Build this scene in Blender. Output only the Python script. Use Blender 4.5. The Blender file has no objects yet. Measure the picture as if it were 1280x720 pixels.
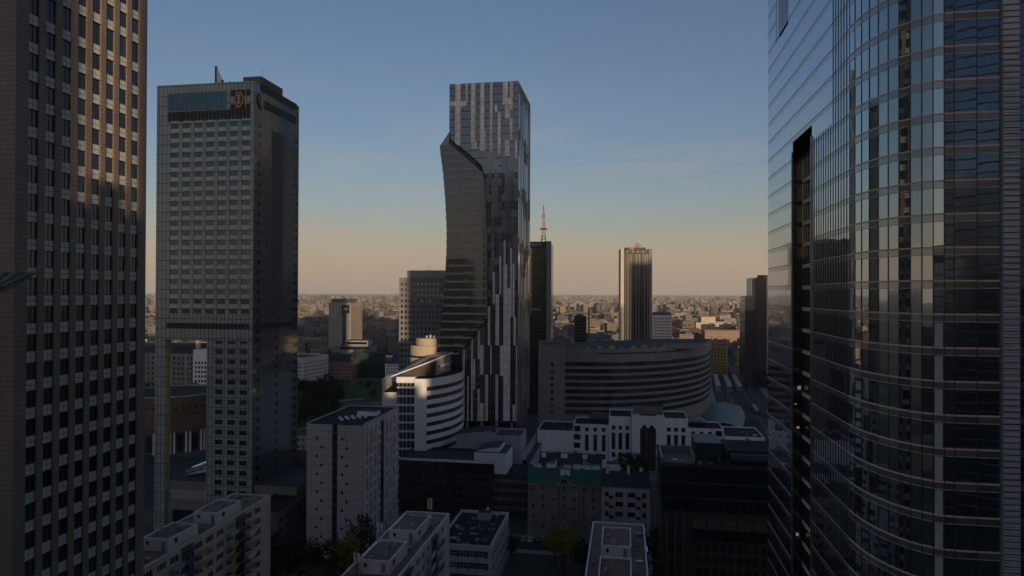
import bpy, math, random
from mathutils import Vector, Matrix
random.seed(11)
SC = bpy.context.scene
COL = SC.collection
R = math.radians
# ---------------------------------------------------------------- camera
H = 88.0
F = 853.0                       # focal length in photograph pixels (24 mm on 36 mm)
cam_d = bpy.data.cameras.new('camera'); cam = bpy.data.objects.new('camera', cam_d); COL.objects.link(cam)
cam_d.lens = F / 1280 * 36; cam_d.sensor_width = 36; cam_d.clip_start = 0.5; cam_d.clip_end = 60000
cam.matrix_world = Matrix.Translation((0, 0, H)) @ (Matrix.Rotation(R(90.4), 4, 'X') @ Matrix.Rotation(R(0.2), 4, 'Z'))
CR = cam.matrix_world.to_3x3()
SC.camera = cam
# ---------------------------------------------------------------- sky, sun, exposure
SUN_AZ, SUN_EL = 15.0, 5.0        # degrees to the right of straight behind the camera; above the horizon
W = bpy.data.worlds.new('World'); SC.world = W; W.use_nodes = True
wn = W.node_tree.nodes; wl = W.node_tree.links; wn.clear()
w_out = wn.new('ShaderNodeOutputWorld'); w_bg = wn.new('ShaderNodeBackground'); w_sky = wn.new('ShaderNodeTexSky')
w_sky.sky_type = 'NISHITA'; w_sky.sun_disc = False
w_sky.sun_elevation = R(SUN_EL); w_sky.sun_rotation = R(180 - SUN_AZ)
w_sky.altitude = 100; w_sky.air_density = 1.0; w_sky.dust_density = 1.6; w_sky.ozone_density = 1.6
w_bg.inputs[1].default_value = 0.10
# thin sunset clouds low over the horizon, all the way round
w_tc = wn.new('ShaderNodeTexCoord'); w_map = wn.new('ShaderNodeMapping'); w_map.inputs['Scale'].default_value = (2.2, 2.2, 15)
w_noi = wn.new('ShaderNodeTexNoise'); w_noi.inputs['Scale'].default_value = 1.7; w_noi.inputs['Detail'].default_value = 6; w_noi.inputs['Roughness'].default_value = 0.55
w_cr = wn.new('ShaderNodeValToRGB'); w_cr.color_ramp.elements[0].position = 0.5; w_cr.color_ramp.elements[1].position = 0.78
w_sep = wn.new('ShaderNodeSeparateXYZ'); w_el = wn.new('ShaderNodeValToRGB')
e = w_el.color_ramp.elements; e[0].position = 0.0; e[0].color = (.0, .0, .0, 1); e[1].position = 0.32; e[1].color = (0, 0, 0, 1)
for p, v in ((0.03, .35), (0.09, .8), (0.2, .25)):
    q = e.new(p); q.color = (v, v, v, 1)
w_mul = wn.new('ShaderNodeMath'); w_mul.operation = 'MULTIPLY'
w_mix = wn.new('ShaderNodeMixRGB'); w_mix.blend_type = 'MIX'; w_mix.inputs[2].default_value = (4.6, 3.6, 3.1, 1)
w_hz = wn.new('ShaderNodeValToRGB'); w_hm = wn.new('ShaderNodeMixRGB'); w_hm.blend_type = 'MIX'; w_hm.inputs[2].default_value = (5.6, 4.1, 3.2, 1)
e = w_hz.color_ramp.elements; e[0].position = 0.0; e[0].color = (.72, .72, .72, 1); e[1].position = .19; e[1].color = (0, 0, 0, 1)
q = e.new(.05); q.color = (.5, .5, .5, 1)
q = e.new(.10); q.color = (.16, .16, .16, 1)
wl.new(w_tc.outputs['Generated'], w_map.inputs[0]); wl.new(w_map.outputs[0], w_noi.inputs[0]); wl.new(w_noi.outputs[0], w_cr.inputs[0])
wl.new(w_tc.outputs['Generated'], w_sep.inputs[0]); wl.new(w_sep.outputs[2], w_el.inputs[0]); wl.new(w_sep.outputs[2], w_hz.inputs[0])
wl.new(w_cr.outputs[0], w_mul.inputs[0]); wl.new(w_el.outputs[0], w_mul.inputs[1])
w_tn = wn.new('ShaderNodeMixRGB'); w_tn.blend_type = 'MULTIPLY'; w_tn.inputs[0].default_value = 1; w_tn.inputs[2].default_value = (1.2, 1.16, 1.38, 1)
wl.new(w_sky.outputs[0], w_tn.inputs[1]); wl.new(w_tn.outputs[0], w_hm.inputs[1]); wl.new(w_hz.outputs[0], w_hm.inputs[0])
wl.new(w_hm.outputs[0], w_mix.inputs[1]); wl.new(w_mul.outputs[0], w_mix.inputs[0])
wl.new(w_mix.outputs[0], w_bg.inputs[0]); wl.new(w_bg.outputs[0], w_out.inputs[0])
sun_d = bpy.data.lights.new('sun', 'SUN'); sun = bpy.data.objects.new('sun', sun_d); COL.objects.link(sun)
sun_d.energy = 3.8; sun_d.angle = R(0.5); sun_d.color = (1.0, 0.72, 0.45)
SV = Vector((math.sin(R(SUN_AZ)) * math.cos(R(SUN_EL)), -math.cos(R(SUN_AZ)) * math.cos(R(SUN_EL)), math.sin(R(SUN_EL))))
sun.rotation_euler = SV.to_track_quat('Z', 'Y').to_euler(); sun.location = (0, -200, 400)
SC.view_settings.view_transform = 'Standard'; SC.view_settings.look = 'None'; SC.view_settings.gamma = 1
SC.view_settings.use_curve_mapping = False; SC.view_settings.exposure = 0.0
SC.render.engine = 'CYCLES'
cy = SC.cycles; cy.use_denoising = True; cy.max_bounces = 6; cy.glossy_bounces = 3; cy.diffuse_bounces = 3; cy.volume_bounces = 0
cy.transmission_bounces = 2; cy.transparent_max_bounces = 4; cy.caustics_reflective = False; cy.caustics_refractive = False
cy.sample_clamp_indirect = 4; cy.use_adaptive_sampling = True; cy.adaptive_threshold = 0.02
# ---------------------------------------------------------------- measuring: photograph pixel -> place in the city
def ray(px, py): return CR @ Vector(((px - 640) / F, (360 - py) / F, -1))
def at(px, py, Y):
    d = ray(px, py); return Vector((d.x / d.y * Y, Y, H + d.z / d.y * Y))
def zat(X, Y, py): return at(640 + X / Y * F, py, Y).z
def kx(px, py=400):
    d = ray(px, py); return d.x / d.y
GRID = -9.5
# ---------------------------------------------------------------- materials
MATS = {}
def nt(name):
    m = bpy.data.materials.new(name); m.use_nodes = True; t = m.node_tree
    b = t.nodes['Principled BSDF']; return m, t, b
def N(t, kind, **kw):
    n = t.nodes.new(kind)
    for k, v in kw.items():
        if k in n.inputs: n.inputs[k].default_value = v
        else: setattr(n, k, v)
    return n
def c4(c): return (c[0], c[1], c[2], 1)
def plain(name, col, rough=.8, scale=.6, amt=.25, bump=0.0, metal=0.0, streak=False, seam=None):
    if name in MATS: return MATS[name]
    m, t, b = nt(name); L = t.links
    tc = N(t, 'ShaderNodeTexCoord'); mp = N(t, 'ShaderNodeMapping')
    if streak: mp.inputs['Scale'].default_value = (1, 1, .12)
    n1 = N(t, 'ShaderNodeTexNoise', Scale=scale, Detail=6.0, Roughness=.6)
    n2 = N(t, 'ShaderNodeTexNoise', Scale=scale * .13, Detail=3.0)
    L.new(tc.outputs['Object'], mp.inputs[0]); L.new(mp.outputs[0], n1.inputs[0]); L.new(tc.outputs['Object'], n2.inputs[0])
    ad = N(t, 'ShaderNodeMath', operation='ADD'); L.new(n1.outputs[0], ad.inputs[0]); L.new(n2.outputs[0], ad.inputs[1])
    mr = N(t, 'ShaderNodeMapRange'); mr.inputs[1].default_value = .6; mr.inputs[2].default_value = 1.4
    mr.inputs[3].default_value = 1 - amt; mr.inputs[4].default_value = 1 + amt; L.new(ad.outputs[0], mr.inputs[0])
    mx = N(t, 'ShaderNodeMixRGB', blend_type='MULTIPLY'); mx.inputs[0].default_value = 1; mx.inputs[1].default_value = c4(col)
    L.new(mr.outputs[0], mx.inputs[2]); out = mx
    if seam:      # thin horizontal joints between courses: (height, share)
        sp = N(t, 'ShaderNodeSeparateXYZ'); L.new(tc.outputs['Object'], sp.inputs[0])
        dv = N(t, 'ShaderNodeMath', operation='DIVIDE'); dv.inputs[1].default_value = seam[0]; L.new(sp.outputs[2], dv.inputs[0])
        fr = N(t, 'ShaderNodeMath', operation='FRACT'); L.new(dv.outputs[0], fr.inputs[0])
        lt = N(t, 'ShaderNodeMath', operation='LESS_THAN'); lt.inputs[1].default_value = seam[1]; L.new(fr.outputs[0], lt.inputs[0])
        mm = N(t, 'ShaderNodeMixRGB', blend_type='MIX'); L.new(lt.outputs[0], mm.inputs[0]); L.new(mx.outputs[0], mm.inputs[1])
        mm.inputs[2].default_value = (col[0] * .3, col[1] * .3, col[2] * .3, 1); out = mm
    L.new(out.outputs[0], b.inputs['Base Color'])
    b.inputs['Roughness'].default_value = rough; b.inputs['Metallic'].default_value = metal; b.inputs['Specular IOR Level'].default_value = .12 if rough > .75 else .5
    if bump:
        bp = N(t, 'ShaderNodeBump', Strength=bump, Distance=.1); L.new(n1.outputs[0], bp.inputs['Height']); L.new(bp.outputs[0], b.inputs['Normal'])
    MATS[name] = m; return m
def panels(name, col, seam, w, h, var=.12, gap=.05, rough=.5, spec=.5, coat=0.0):
    """cladding sheets: a brick texture without offset in metres on upright, axis-aligned walls"""
    if name in MATS: return MATS[name]
    m, t, b = nt(name); L = t.links
    tc = N(t, 'ShaderNodeTexCoord'); sp = N(t, 'ShaderNodeSeparateXYZ'); L.new(tc.outputs['Object'], sp.inputs[0])
    ad = N(t, 'ShaderNodeMath', operation='ADD'); L.new(sp.outputs[0], ad.inputs[0]); L.new(sp.outputs[1], ad.inputs[1])
    cb = N(t, 'ShaderNodeCombineXYZ'); L.new(ad.outputs[0], cb.inputs[0]); L.new(sp.outputs[2], cb.inputs[1])
    br = N(t, 'ShaderNodeTexBrick', offset=0.0, squash=1.0); L.new(cb.outputs[0], br.inputs[0])
    br.inputs['Scale'].default_value = 1; br.inputs['Brick Width'].default_value = w; br.inputs['Row Height'].default_value = h
    br.inputs['Mortar Size'].default_value = gap; br.inputs['Mortar Smooth'].default_value = .1
    br.inputs['Color1'].default_value = c4([x * (1 - var) for x in col]); br.inputs['Color2'].default_value = c4([x * (1 + var) for x in col])
    br.inputs['Mortar'].default_value = c4(seam)
    no = N(t, 'ShaderNodeTexNoise', Scale=.25, Detail=5.0); L.new(tc.outputs['Object'], no.inputs[0])
    mr = N(t, 'ShaderNodeMapRange'); mr.inputs[3].default_value = .8; mr.inputs[4].default_value = 1.2; L.new(no.outputs[0], mr.inputs[0])
    mx = N(t, 'ShaderNodeMixRGB', blend_type='MULTIPLY'); mx.inputs[0].default_value = 1
    L.new(br.outputs[0], mx.inputs[1]); L.new(mr.outputs[0], mx.inputs[2]); L.new(mx.outputs[0], b.inputs['Base Color'])
    b.inputs['Roughness'].default_value = rough; b.inputs['Specular IOR Level'].default_value = spec; b.inputs['Coat Weight'].default_value = coat
    bp = N(t, 'ShaderNodeBump', Strength=.4, Distance=.05); iv = N(t, 'ShaderNodeMath', operation='SUBTRACT'); iv.inputs[0].default_value = 1
    L.new(br.outputs[1], iv.inputs[1]); L.new(iv.outputs[0], bp.inputs['Height']); L.new(bp.outputs[0], b.inputs['Normal'])
    MATS[name] = m; return m
def glass(name, tint=(.02, .026, .032), refl=.25, gcol=(.9, .95, 1), rough=.03, blind=.0, wave=0.0, fres=.55):
    """tinted window glass: dark room behind, mirror-like coat in front; some rooms with pale blinds"""
    if name in MATS: return MATS[name]
    m, t, b = nt(name); L = t.links; out = t.nodes['Material Output']
    oi = N(t, 'ShaderNodeObjectInfo'); rp = N(t, 'ShaderNodeValToRGB'); rp.color_ramp.interpolation = 'LINEAR'
    el = rp.color_ramp.elements; el[0].position = 0; el[0].color = c4([x * .55 for x in tint]); el[1].position = 1; el[1].color = c4([x * 1.3 + blind for x in tint])
    q = el.new(.75); q.color = c4([x * 1.15 for x in tint])
    L.new(oi.outputs['Random'], rp.inputs[0]); L.new(rp.outputs[0], b.inputs['Base Color']); b.inputs['Roughness'].default_value = .25
    gl = N(t, 'ShaderNodeBsdfGlossy', Roughness=rough); gl.inputs[0].default_value = c4(gcol)
    lw = N(t, 'ShaderNodeLayerWeight', Blend=.35); mr = N(t, 'ShaderNodeMapRange'); mr.inputs[3].default_value = refl; mr.inputs[4].default_value = min(1, refl + fres)
    L.new(lw.outputs['Fresnel'], mr.inputs[0]); ms = N(t, 'ShaderNodeMixShader'); L.new(mr.outputs[0], ms.inputs[0])
    L.new(b.outputs[0], ms.inputs[1]); L.new(gl.outputs[0], ms.inputs[2]); L.new(ms.outputs[0], out.inputs[0])
    if wave:
        tc = N(t, 'ShaderNodeTexCoord'); no = N(t, 'ShaderNodeTexNoise', Scale=.35, Detail=2.0); L.new(tc.outputs['Object'], no.inputs[0])
        bp = N(t, 'ShaderNodeBump', Strength=wave, Distance=.1); L.new(no.outputs[0], bp.inputs['Height']); L.new(bp.outputs[0], gl.inputs['Normal'])
    MATS[name] = m; return m
def lamp(name, col, s):
    if name in MATS: return MATS[name]
    m, t, b = nt(name); b.inputs['Emission Color'].default_value = c4(col); b.inputs['Emission Strength'].default_value = s
    b.inputs['Base Color'].default_value = c4(col); MATS[name] = m; return m
def citymat(name):
    """far blocks: wall colour from the face attribute, rows of small dark windows on upright faces"""
    m, t, b = nt(name); L = t.links
    at_ = N(t, 'ShaderNodeAttribute', attribute_name='col'); tc = N(t, 'ShaderNodeTexCoord'); ge = N(t, 'ShaderNodeNewGeometry')
    sp = N(t, 'ShaderNodeSeparateXYZ'); L.new(tc.outputs['Object'], sp.inputs[0]); ad = N(t, 'ShaderNodeMath', operation='ADD')
    L.new(sp.outputs[0], ad.inputs[0]); L.new(sp.outputs[1], ad.inputs[1]); cb = N(t, 'ShaderNodeCombineXYZ'); L.new(ad.outputs[0], cb.inputs[0]); L.new(sp.outputs[2], cb.inputs[1])
    br = N(t, 'ShaderNodeTexBrick', offset=0.0); L.new(cb.outputs[0], br.inputs[0]); br.inputs['Scale'].default_value = 1
    br.inputs['Brick Width'].default_value = 3.1; br.inputs['Row Height'].default_value = 3.2; br.inputs['Mortar Size'].default_value = .62; br.inputs['Mortar Smooth'].default_value = .2
    sn = N(t, 'ShaderNodeSeparateXYZ'); L.new(ge.outputs['Normal'], sn.inputs[0]); ab = N(t, 'ShaderNodeMath', operation='ABSOLUTE'); L.new(sn.outputs[2], ab.inputs[0])
    mx1 = N(t, 'ShaderNodeMath', operation='MAXIMUM'); L.new(br.outputs[1], mx1.inputs[0]); L.new(ab.outputs[0], mx1.inputs[1])
    mx = N(t, 'ShaderNodeMixRGB'); mx.inputs[1].default_value = (.045, .05, .055, 1); L.new(at_.outputs[0], mx.inputs[2]); L.new(mx1.outputs[0], mx.inputs[0])
    no = N(t, 'ShaderNodeTexNoise', Scale=.08, Detail=5.0); L.new(tc.outputs['Object'], no.inputs[0]); mr = N(t, 'ShaderNodeMapRange'); mr.inputs[3].default_value = .65; mr.inputs[4].default_value = 1.3
    L.new(no.outputs[0], mr.inputs[0]); mm = N(t, 'ShaderNodeMixRGB', blend_type='MULTIPLY'); mm.inputs[0].default_value = 1; L.new(mx.outputs[0], mm.inputs[1]); L.new(mr.outputs[0], mm.inputs[2])
    L.new(mm.outputs[0], b.inputs['Base Color']); b.inputs['Roughness'].default_value = .75; MATS[name] = m; return m
def leafmat(name, col):
    if name in MATS: return MATS[name]
    m, t, b = nt(name); L = t.links; tc = N(t, 'ShaderNodeTexCoord'); no = N(t, 'ShaderNodeTexNoise', Scale=3.0, Detail=3.0); oi = N(t, 'ShaderNodeObjectInfo')
    L.new(tc.outputs['Object'], no.inputs[0]); ad = N(t, 'ShaderNodeMath', operation='ADD'); L.new(no.outputs[0], ad.inputs[0]); L.new(oi.outputs['Random'], ad.inputs[1])
    rp = N(t, 'ShaderNodeValToRGB'); e = rp.color_ramp.elements; e[0].position = .2; e[0].color = c4([x * .55 for x in col]); e[1].position = 1.0; e[1].color = c4([col[0] * 1.6, col[1] * 1.35, col[2]])
    hv = N(t, 'ShaderNodeMath', operation='MULTIPLY'); hv.inputs[1].default_value = .62; L.new(ad.outputs[0], hv.inputs[0]); L.new(hv.outputs[0], rp.inputs[0])
    L.new(rp.outputs[0], b.inputs['Base Color']); b.inputs['Roughness'].default_value = .7; b.inputs['Specular IOR Level'].default_value = .2; MATS[name] = m; return m
# palette
plain('granite', (.20, .158, .138), .55, .9, .3, seam=(.66, .09)); plain('granite_grey', (.50, .50, .52), .5, .8, .18, seam=(.7, .1))
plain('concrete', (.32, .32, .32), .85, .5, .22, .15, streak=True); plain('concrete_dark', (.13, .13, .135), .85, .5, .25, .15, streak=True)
plain('white_render', (.74, .745, .75), .8, .4, .14, streak=True); plain('offwhite', (.58, .565, .54), .8, .4, .18, streak=True); plain('beige', (.52, .45, .35), .8, .4, .2, streak=True)
plain('cream', (.46, .40, .30), .8, .4, .15, streak=True); plain('tenement', (.27, .235, .195), .85, .7, .3, .2, streak=True); plain('pink', (.26, .17, .13), .8, .5, .2, streak=True)
plain('brown_stone', (.10, .06, .042), .6, .6, .25, seam=(.8, .07)); plain('felt', (.035, .033, .034), .9, .35, .45, .3); plain('felt_brown', (.25, .175, .135), .9, .5, .4, .3)
plain('felt_grey', (.075, .075, .08), .9, .35, .35, .3); plain('green_roof', (.02, .10, .07), .5, .5, .3, streak=True); plain('slate', (.028, .028, .032), .7, .5, .35, .2)
plain('frame_dark', (.03, .032, .036), .4, 1, .1); plain('frame_white', (.72, .73, .74), .5, 1, .1); plain('frame_grey', (.2, .205, .21), .45, 1, .15)
plain('metal', (.32, .33, .34), .35, 1, .15, metal=.8); plain('tan_metal', (.80, .54, .42), .5, 1, .12); plain('dark_metal', (.06, .062, .066), .4, 1, .15, metal=.6)
plain('louvre', (.028, .022, .02), .6, 2, .2); plain('gold', (.38, .22, .08), .35, 1, .12, metal=.6); plain('red_paint', (.3, .05, .04), .5, 1, .15); plain('white_paint', (.7, .7, .7), .5, 1, .1)
plain('trunk', (.06, .045, .03), .9, 3, .3, .4); plain('asphalt', (.05, .05, .052), .9, .4, .3, .2); plain('pavement', (.27, .235, .2), .9, .6, .25, .2)
plain('netting', (.02, .045, .035), .9, 1.5, .4, .3); plain('yellow_board', (.42, .23, .03), .7, 1, .2); plain('orange_board', (.32, .13, .03), .7, 1, .2); plain('red_panel', (.14, .045, .04), .7, 1, .25)
plain('marking', (.6, .6, .58), .7, 2, .2); plain('billboard_blue', (.02, .04, .13), .5, .2, .3); plain('grass', (.06, .085, .025), .95, .35, .5, .5); plain('earth', (.16, .12, .085), .95, .3, .35, .3)
panels('ic_clad', (.31, .35, .325), (.03, .035, .034), 1.58, 3.55, .1, .10, .22, .6); panels('ic_lit', (.72, .58, .24), (.12, .1, .06), 1.58, 3.55, .1, .08, .4)
panels('zl_stone', (.74, .73, .73), (.12, .12, .125), 1.72, 3.9, .12, .07, .5); panels('cres_clad', (.20, .195, .2), (.1, .1, .1), 2.4, 4.0, .06, .04, .6)
panels('block_panel', (.43, .42, .40), (.15, .15, .15), 6, 2.8, .05, .05, .85)
glass('g_dark', (.010, .012, .015), .05, blind=.04, fres=.4); glass('g_house', (.012, .014, .016), .05, blind=.14, fres=.4); glass('g_green', (.010, .022, .022), .05, (.75, .95, .92), fres=.35)
glass('g_blue', (.012, .02, .03), .34, (.75, .88, 1), wave=.02); glass('g_tower', (.012, .018, .022), .42, (.80, .93, .97), .012, wave=.035); glass('g_black', (.006, .009, .011), .10, (.7, .9, .95))
glass('g_olive', (.018, .022, .012), .10, (.9, .95, .75)); glass('g_gold', (.03, .024, .012), .25, (.95, .85, .6), .05); glass('g_teal', (.05, .27, .34), .2, (.5, .9, 1), .05)
glass('g_spandrel', (.15, .142, .122), .2, (.85, .95, .95), .08); glass('g_navy', (.006, .01, .022), .13, (.6, .75, 1)); glass('g_interior', (.02, .018, .012), .08, blind=.1)
citymat('city'); leafmat('leaf', (.045, .065, .018)); leafmat('leaf_dark', (.028, .042, .016)); leafmat('leaf_yellow', (.22, .20, .03)); leafmat('leaf_rust', (.11, .075, .022))
# ---------------------------------------------------------------- mesh builder
class MB:
    def __init__(s): s.v = []; s.f = []; s.m = []; s.names = []
    def mi(s, m):
        if m not in s.names: s.names.append(m)
        return s.names.index(m)
    def face(s, pts, m):
        i = len(s.v); s.v += [tuple(p) for p in pts]; s.f.append(tuple(range(i, i + len(pts)))); s.m.append(s.mi(m))
    def box(s, x0, x1, y0, y1, z0, z1, m, top=None, back=True):
        p = [(x0, y0), (x1, y0), (x1, y1), (x0, y1)]; s.prism(p, z0, z1, m, top or m, bottom=back)
    def prism(s, poly, z0, z1, m, top=None, bottom=True):
        n = len(poly)
        for i in range(n):
            a, b = poly[i], poly[(i + 1) % n]; s.face([(a[0], a[1], z0), (b[0], b[1], z0), (b[0], b[1], z1), (a[0], a[1], z1)], m)
        s.face([(p[0], p[1], z1) for p in poly], top or m)
        if bottom: s.face([(p[0], p[1], z0) for p in reversed(poly)], m)
    def beam(s, a, b, w, m, h=None):
        a = Vector(a); b = Vector(b); d = (b - a).normalized(); h = h or w
        up = Vector((0, 0, 1)) if abs(d.z) < .95 else Vector((0, 1, 0)); sx = d.cross(up).normalized() * w / 2; sy = sx.cross(d).normalized() * h / 2
        r = [sx + sy, -sx + sy, -sx - sy, sx - sy]; A = [a + q for q in r]; B = [b + q for q in r]
        for i in range(4): s.face([A[i], B[i], B[(i + 1) % 4], A[(i + 1) % 4]], m)
        s.face(A, m); s.face(B[::-1], m)
    def tube(s, a, b, r0, r1, m, n=8):
        a = Vector(a); b = Vector(b); d = (b - a).normalized(); up = Vector((0, 0, 1)) if abs(d.z) < .95 else Vector((0, 1, 0))
        sx = d.cross(up).normalized(); sy = sx.cross(d).normalized()
        A = [a + (sx * math.cos(6.2832 * i / n) + sy * math.sin(6.2832 * i / n)) * r0 for i in range(n)]; B = [b + (sx * math.cos(6.2832 * i / n) + sy * math.sin(6.2832 * i / n)) * r1 for i in range(n)]
        for i in range(n): s.face([A[i], B[i], B[(i + 1) % n], A[(i + 1) % n]], m)
        s.face(B[::-1], m)
    def mesh(s, name):
        me = bpy.data.meshes.new(name); me.from_pydata(s.v, [], s.f)
        for n in s.names: me.materials.append(MATS[n])
        me.polygons.foreach_set('material_index', s.m); me.update(); return me
    def build(s, name, parent=None, kind=None, loc=None):
        o = bpy.data.objects.new(name, s.mesh(name)); COL.objects.link(o); o.parent = parent
        if loc: o.location = loc
        if kind: o['kind'] = kind
        return o
def put(name, me, parent, loc, rz=0, rx=0, sc=None):
    o = bpy.data.objects.new(name, me); COL.objects.link(o); o.parent = parent; o.location = loc; o.rotation_euler = (rx, 0, rz)
    if sc: o.scale = sc
    return o
def tag(o, label, cat, group=None):
    o['label'] = label; o['category'] = cat
    if group: o['group'] = group
    return o
class B:
    """a thing: an Empty at the base, a local frame with x along the street front and y going back"""
    def __init__(s, name, label, cat, X, Y, rz=GRID, group=None, Z=0):
        s.o = bpy.data.objects.new(name, None); COL.objects.link(s.o); s.o.empty_display_size = 3
        s.o.location = (X, Y, Z); s.o.rotation_euler = (0, 0, R(rz)); tag(s.o, label, cat, group)
        c, n = math.cos(R(rz)), math.sin(R(rz)); s.ex = Vector((c, n)); s.ey = Vector((-n, c)); s.c = Vector((X, Y)); s.Z = Z
    def w(s, x, y): return s.c + s.ex * x + s.ey * y
    def lx(s, px, y=0, py=400):       # local x where the sight line of a photograph column meets the wall y = const
        k = kx(px, py); q = s.c + s.ey * y; return -(q.x - k * q.y) / (s.ex.x - k * s.ex.y)
    def ly(s, px, x=0, py=400):
        k = kx(px, py); q = s.c + s.ex * x; return -(q.x - k * q.y) / (s.ey.x - k * s.ey.y)
    def z(s, py, x=0, y=0):
        p = s.w(x, y); return zat(p.x, p.y, py) - s.Z
    def build(s, mb, name, kind=None): return mb.build(name, s.o, kind)
WM = {}
def winmesh(w, h, nx, nz, frame, gl, fr=.07):
    key = (round(w, 2), round(h, 2), nx, nz, frame, gl)
    if key in WM: return WM[key]
    mb = MB(); mb.face([(-w / 2, 0, -h / 2), (w / 2, 0, -h / 2), (w / 2, 0, h / 2), (-w / 2, 0, h / 2)], gl)
    def bar(x0, x1, z0, z1, d=.06):
        mb.face([(x0, -d, z0), (x1, -d, z0), (x1, -d, z1), (x0, -d, z1)], frame)
        if x1 - x0 < z1 - z0: mb.face([(x0, 0, z0), (x0, -d, z0), (x0, -d, z1), (x0, 0, z1)], frame); mb.face([(x1, -d, z0), (x1, 0, z0), (x1, 0, z1), (x1, -d, z1)], frame)
        else: mb.face([(x0, -d, z1), (x1, -d, z1), (x1, 0, z1), (x0, 0, z1)], frame)
    bar(-w / 2, w / 2, -h / 2, -h / 2 + fr); bar(-w / 2, w / 2, h / 2 - fr, h / 2); bar(-w / 2, -w / 2 + fr, -h / 2, h / 2); bar(w / 2 - fr, w / 2, -h / 2, h / 2)
    for i in range(1, nx): x = -w / 2 + w * i / nx; bar(x - fr / 2, x + fr / 2, -h / 2, h / 2)
    for i in range(1, nz): z = -h / 2 + h * i / nz; bar(-w / 2, w / 2, z - fr / 2, z + fr / 2)
    WM[key] = mb.mesh('window'); return WM[key]
def facade(mb, P0, P1, z0, z1, us, zs, dep, m, rev=None):
    """an upright wall from P0 to P1 (outside on the right hand) with recessed openings us x zs; returns the openings' places"""
    P0 = Vector(P0); P1 = Vector(P1); d = (P1 - P0); Ln = d.length; d /= Ln; n = Vector((d.y, -d.x)); rev = rev or m
    def P(u, z, o=0): q = P0 + d * u - n * o; return (q.x, q.y, z)
    def quad(u0, u1, a, b):
        if u1 - u0 > 1e-4 and b - a > 1e-4: mb.face([P(u0, a), P(u1, a), P(u1, b), P(u0, b)], m)
    zc = z0; res = []
    for za, zb in zs:
        quad(0, Ln, zc, za); uc = 0
        for ua, ub in us:
            quad(uc, ua, za, zb); uc = ub
            mb.face([P(ua, za), P(ua, za, dep), P(ua, zb, dep), P(ua, zb)], rev); mb.face([P(ub, za, dep), P(ub, za), P(ub, zb), P(ub, zb, dep)], rev)
            mb.face([P(ua, za), P(ub, za), P(ub, za, dep), P(ua, za, dep)], rev); mb.face([P(ua, zb, dep), P(ub, zb, dep), P(ub, zb), P(ua, zb)], rev)
            res.append((P((ua + ub) / 2, (za + zb) / 2, dep), ub - ua, zb - za))
        quad(uc, Ln, za, zb); zc = zb
    quad(0, Ln, zc, z1); return res, math.atan2(d.y, d.x)
def cols(L, n, w, m0=1.0, m1=None):
    m1 = m0 if m1 is None else m1; p = (L - m0 - m1) / n; return [(m0 + p * i + (p - w) / 2, m0 + p * i + (p + w) / 2) for i in range(n)]
def rows(z0, p, n, h): return [(z0 + p * i, z0 + p * i + h) for i in range(n)]
def windows(bl, holes, ang, nx=2, nz=1, frame='frame_grey', gl='g_dark', ind=True, name='window', jit=.003):
    if ind:
        for c, w, h in holes: put(name, winmesh(w, h, nx, nz, frame, gl), bl.o, c, ang + random.gauss(0, jit), random.gauss(0, jit))
    else:
        mb = MB(); ca, sa = math.cos(ang), math.sin(ang)
        for c, w, h in holes:
            mb.face([(c[0] - ca * w / 2, c[1] - sa * w / 2, c[2] - h / 2), (c[0] + ca * w / 2, c[1] + sa * w / 2, c[2] - h / 2), (c[0] + ca * w / 2, c[1] + sa * w / 2, c[2] + h / 2), (c[0] - ca * w / 2, c[1] - sa * w / 2, c[2] + h / 2)], gl)
            x, y, z = c; mb.beam((x + .04 * sa, y - .04 * ca, z - h / 2), (x + .04 * sa, y - .04 * ca, z + h / 2), .08, frame)
        bl.build(mb, name, 'stuff')
def shell(bl, x0, x1, d, h, wall, roof='felt', front=None, right=None, left=None, back=None, par=.9, z0=0, name='wall', y0=0):
    """four walls with recessed windows, a flat roof behind a parapet"""
    mb = MB(); y1 = y0 + d
    E = [((x0, y0), (x1, y0), front), ((x1, y0), (x1, y1), right), ((x1, y1), (x0, y1), back), ((x0, y1), (x0, y0), left)]; todo = []
    for P0, P1, sp in E:
        if sp:
            L = (Vector(P1) - Vector(P0)).length; us = sp.get('us') or cols(L, sp['n'], sp['w'], sp.get('m0', 1), sp.get('m1')); zs = sp.get('zs') or rows(sp['z0'], sp['p'], sp['m'], sp['h'])
            hs, an = facade(mb, P0, P1, z0, h, us, zs, sp.get('dep', .25), wall, sp.get('rev')); todo.append((hs, an, sp))
        else: facade(mb, P0, P1, z0, h, [], [], 0, wall)
    t = .35; zi = h - par
    O = [(x0, y0), (x1, y0), (x1, y1), (x0, y1)]; I = [(x0 + t, y0 + t), (x1 - t, y0 + t), (x1 - t, y1 - t), (x0 + t, y1 - t)]
    for i in range(4):
        j = (i + 1) % 4; mb.face([(*O[i], h), (*O[j], h), (*I[j], h), (*I[i], h)], wall); mb.face([(*I[i], h), (*I[j], h), (*I[j], zi), (*I[i], zi)], wall)
    bl.build(mb, name); rb = MB(); rb.face([(*p, zi) for p in I], roof); r = bl.build(rb, 'roof')
    for hs, an, sp in todo: windows(bl, hs, an, sp.get('nx', 2), sp.get('nz', 1), sp.get('frame', 'frame_grey'), sp.get('g', 'g_dark'), sp.get('ind', True))
    return r
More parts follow.
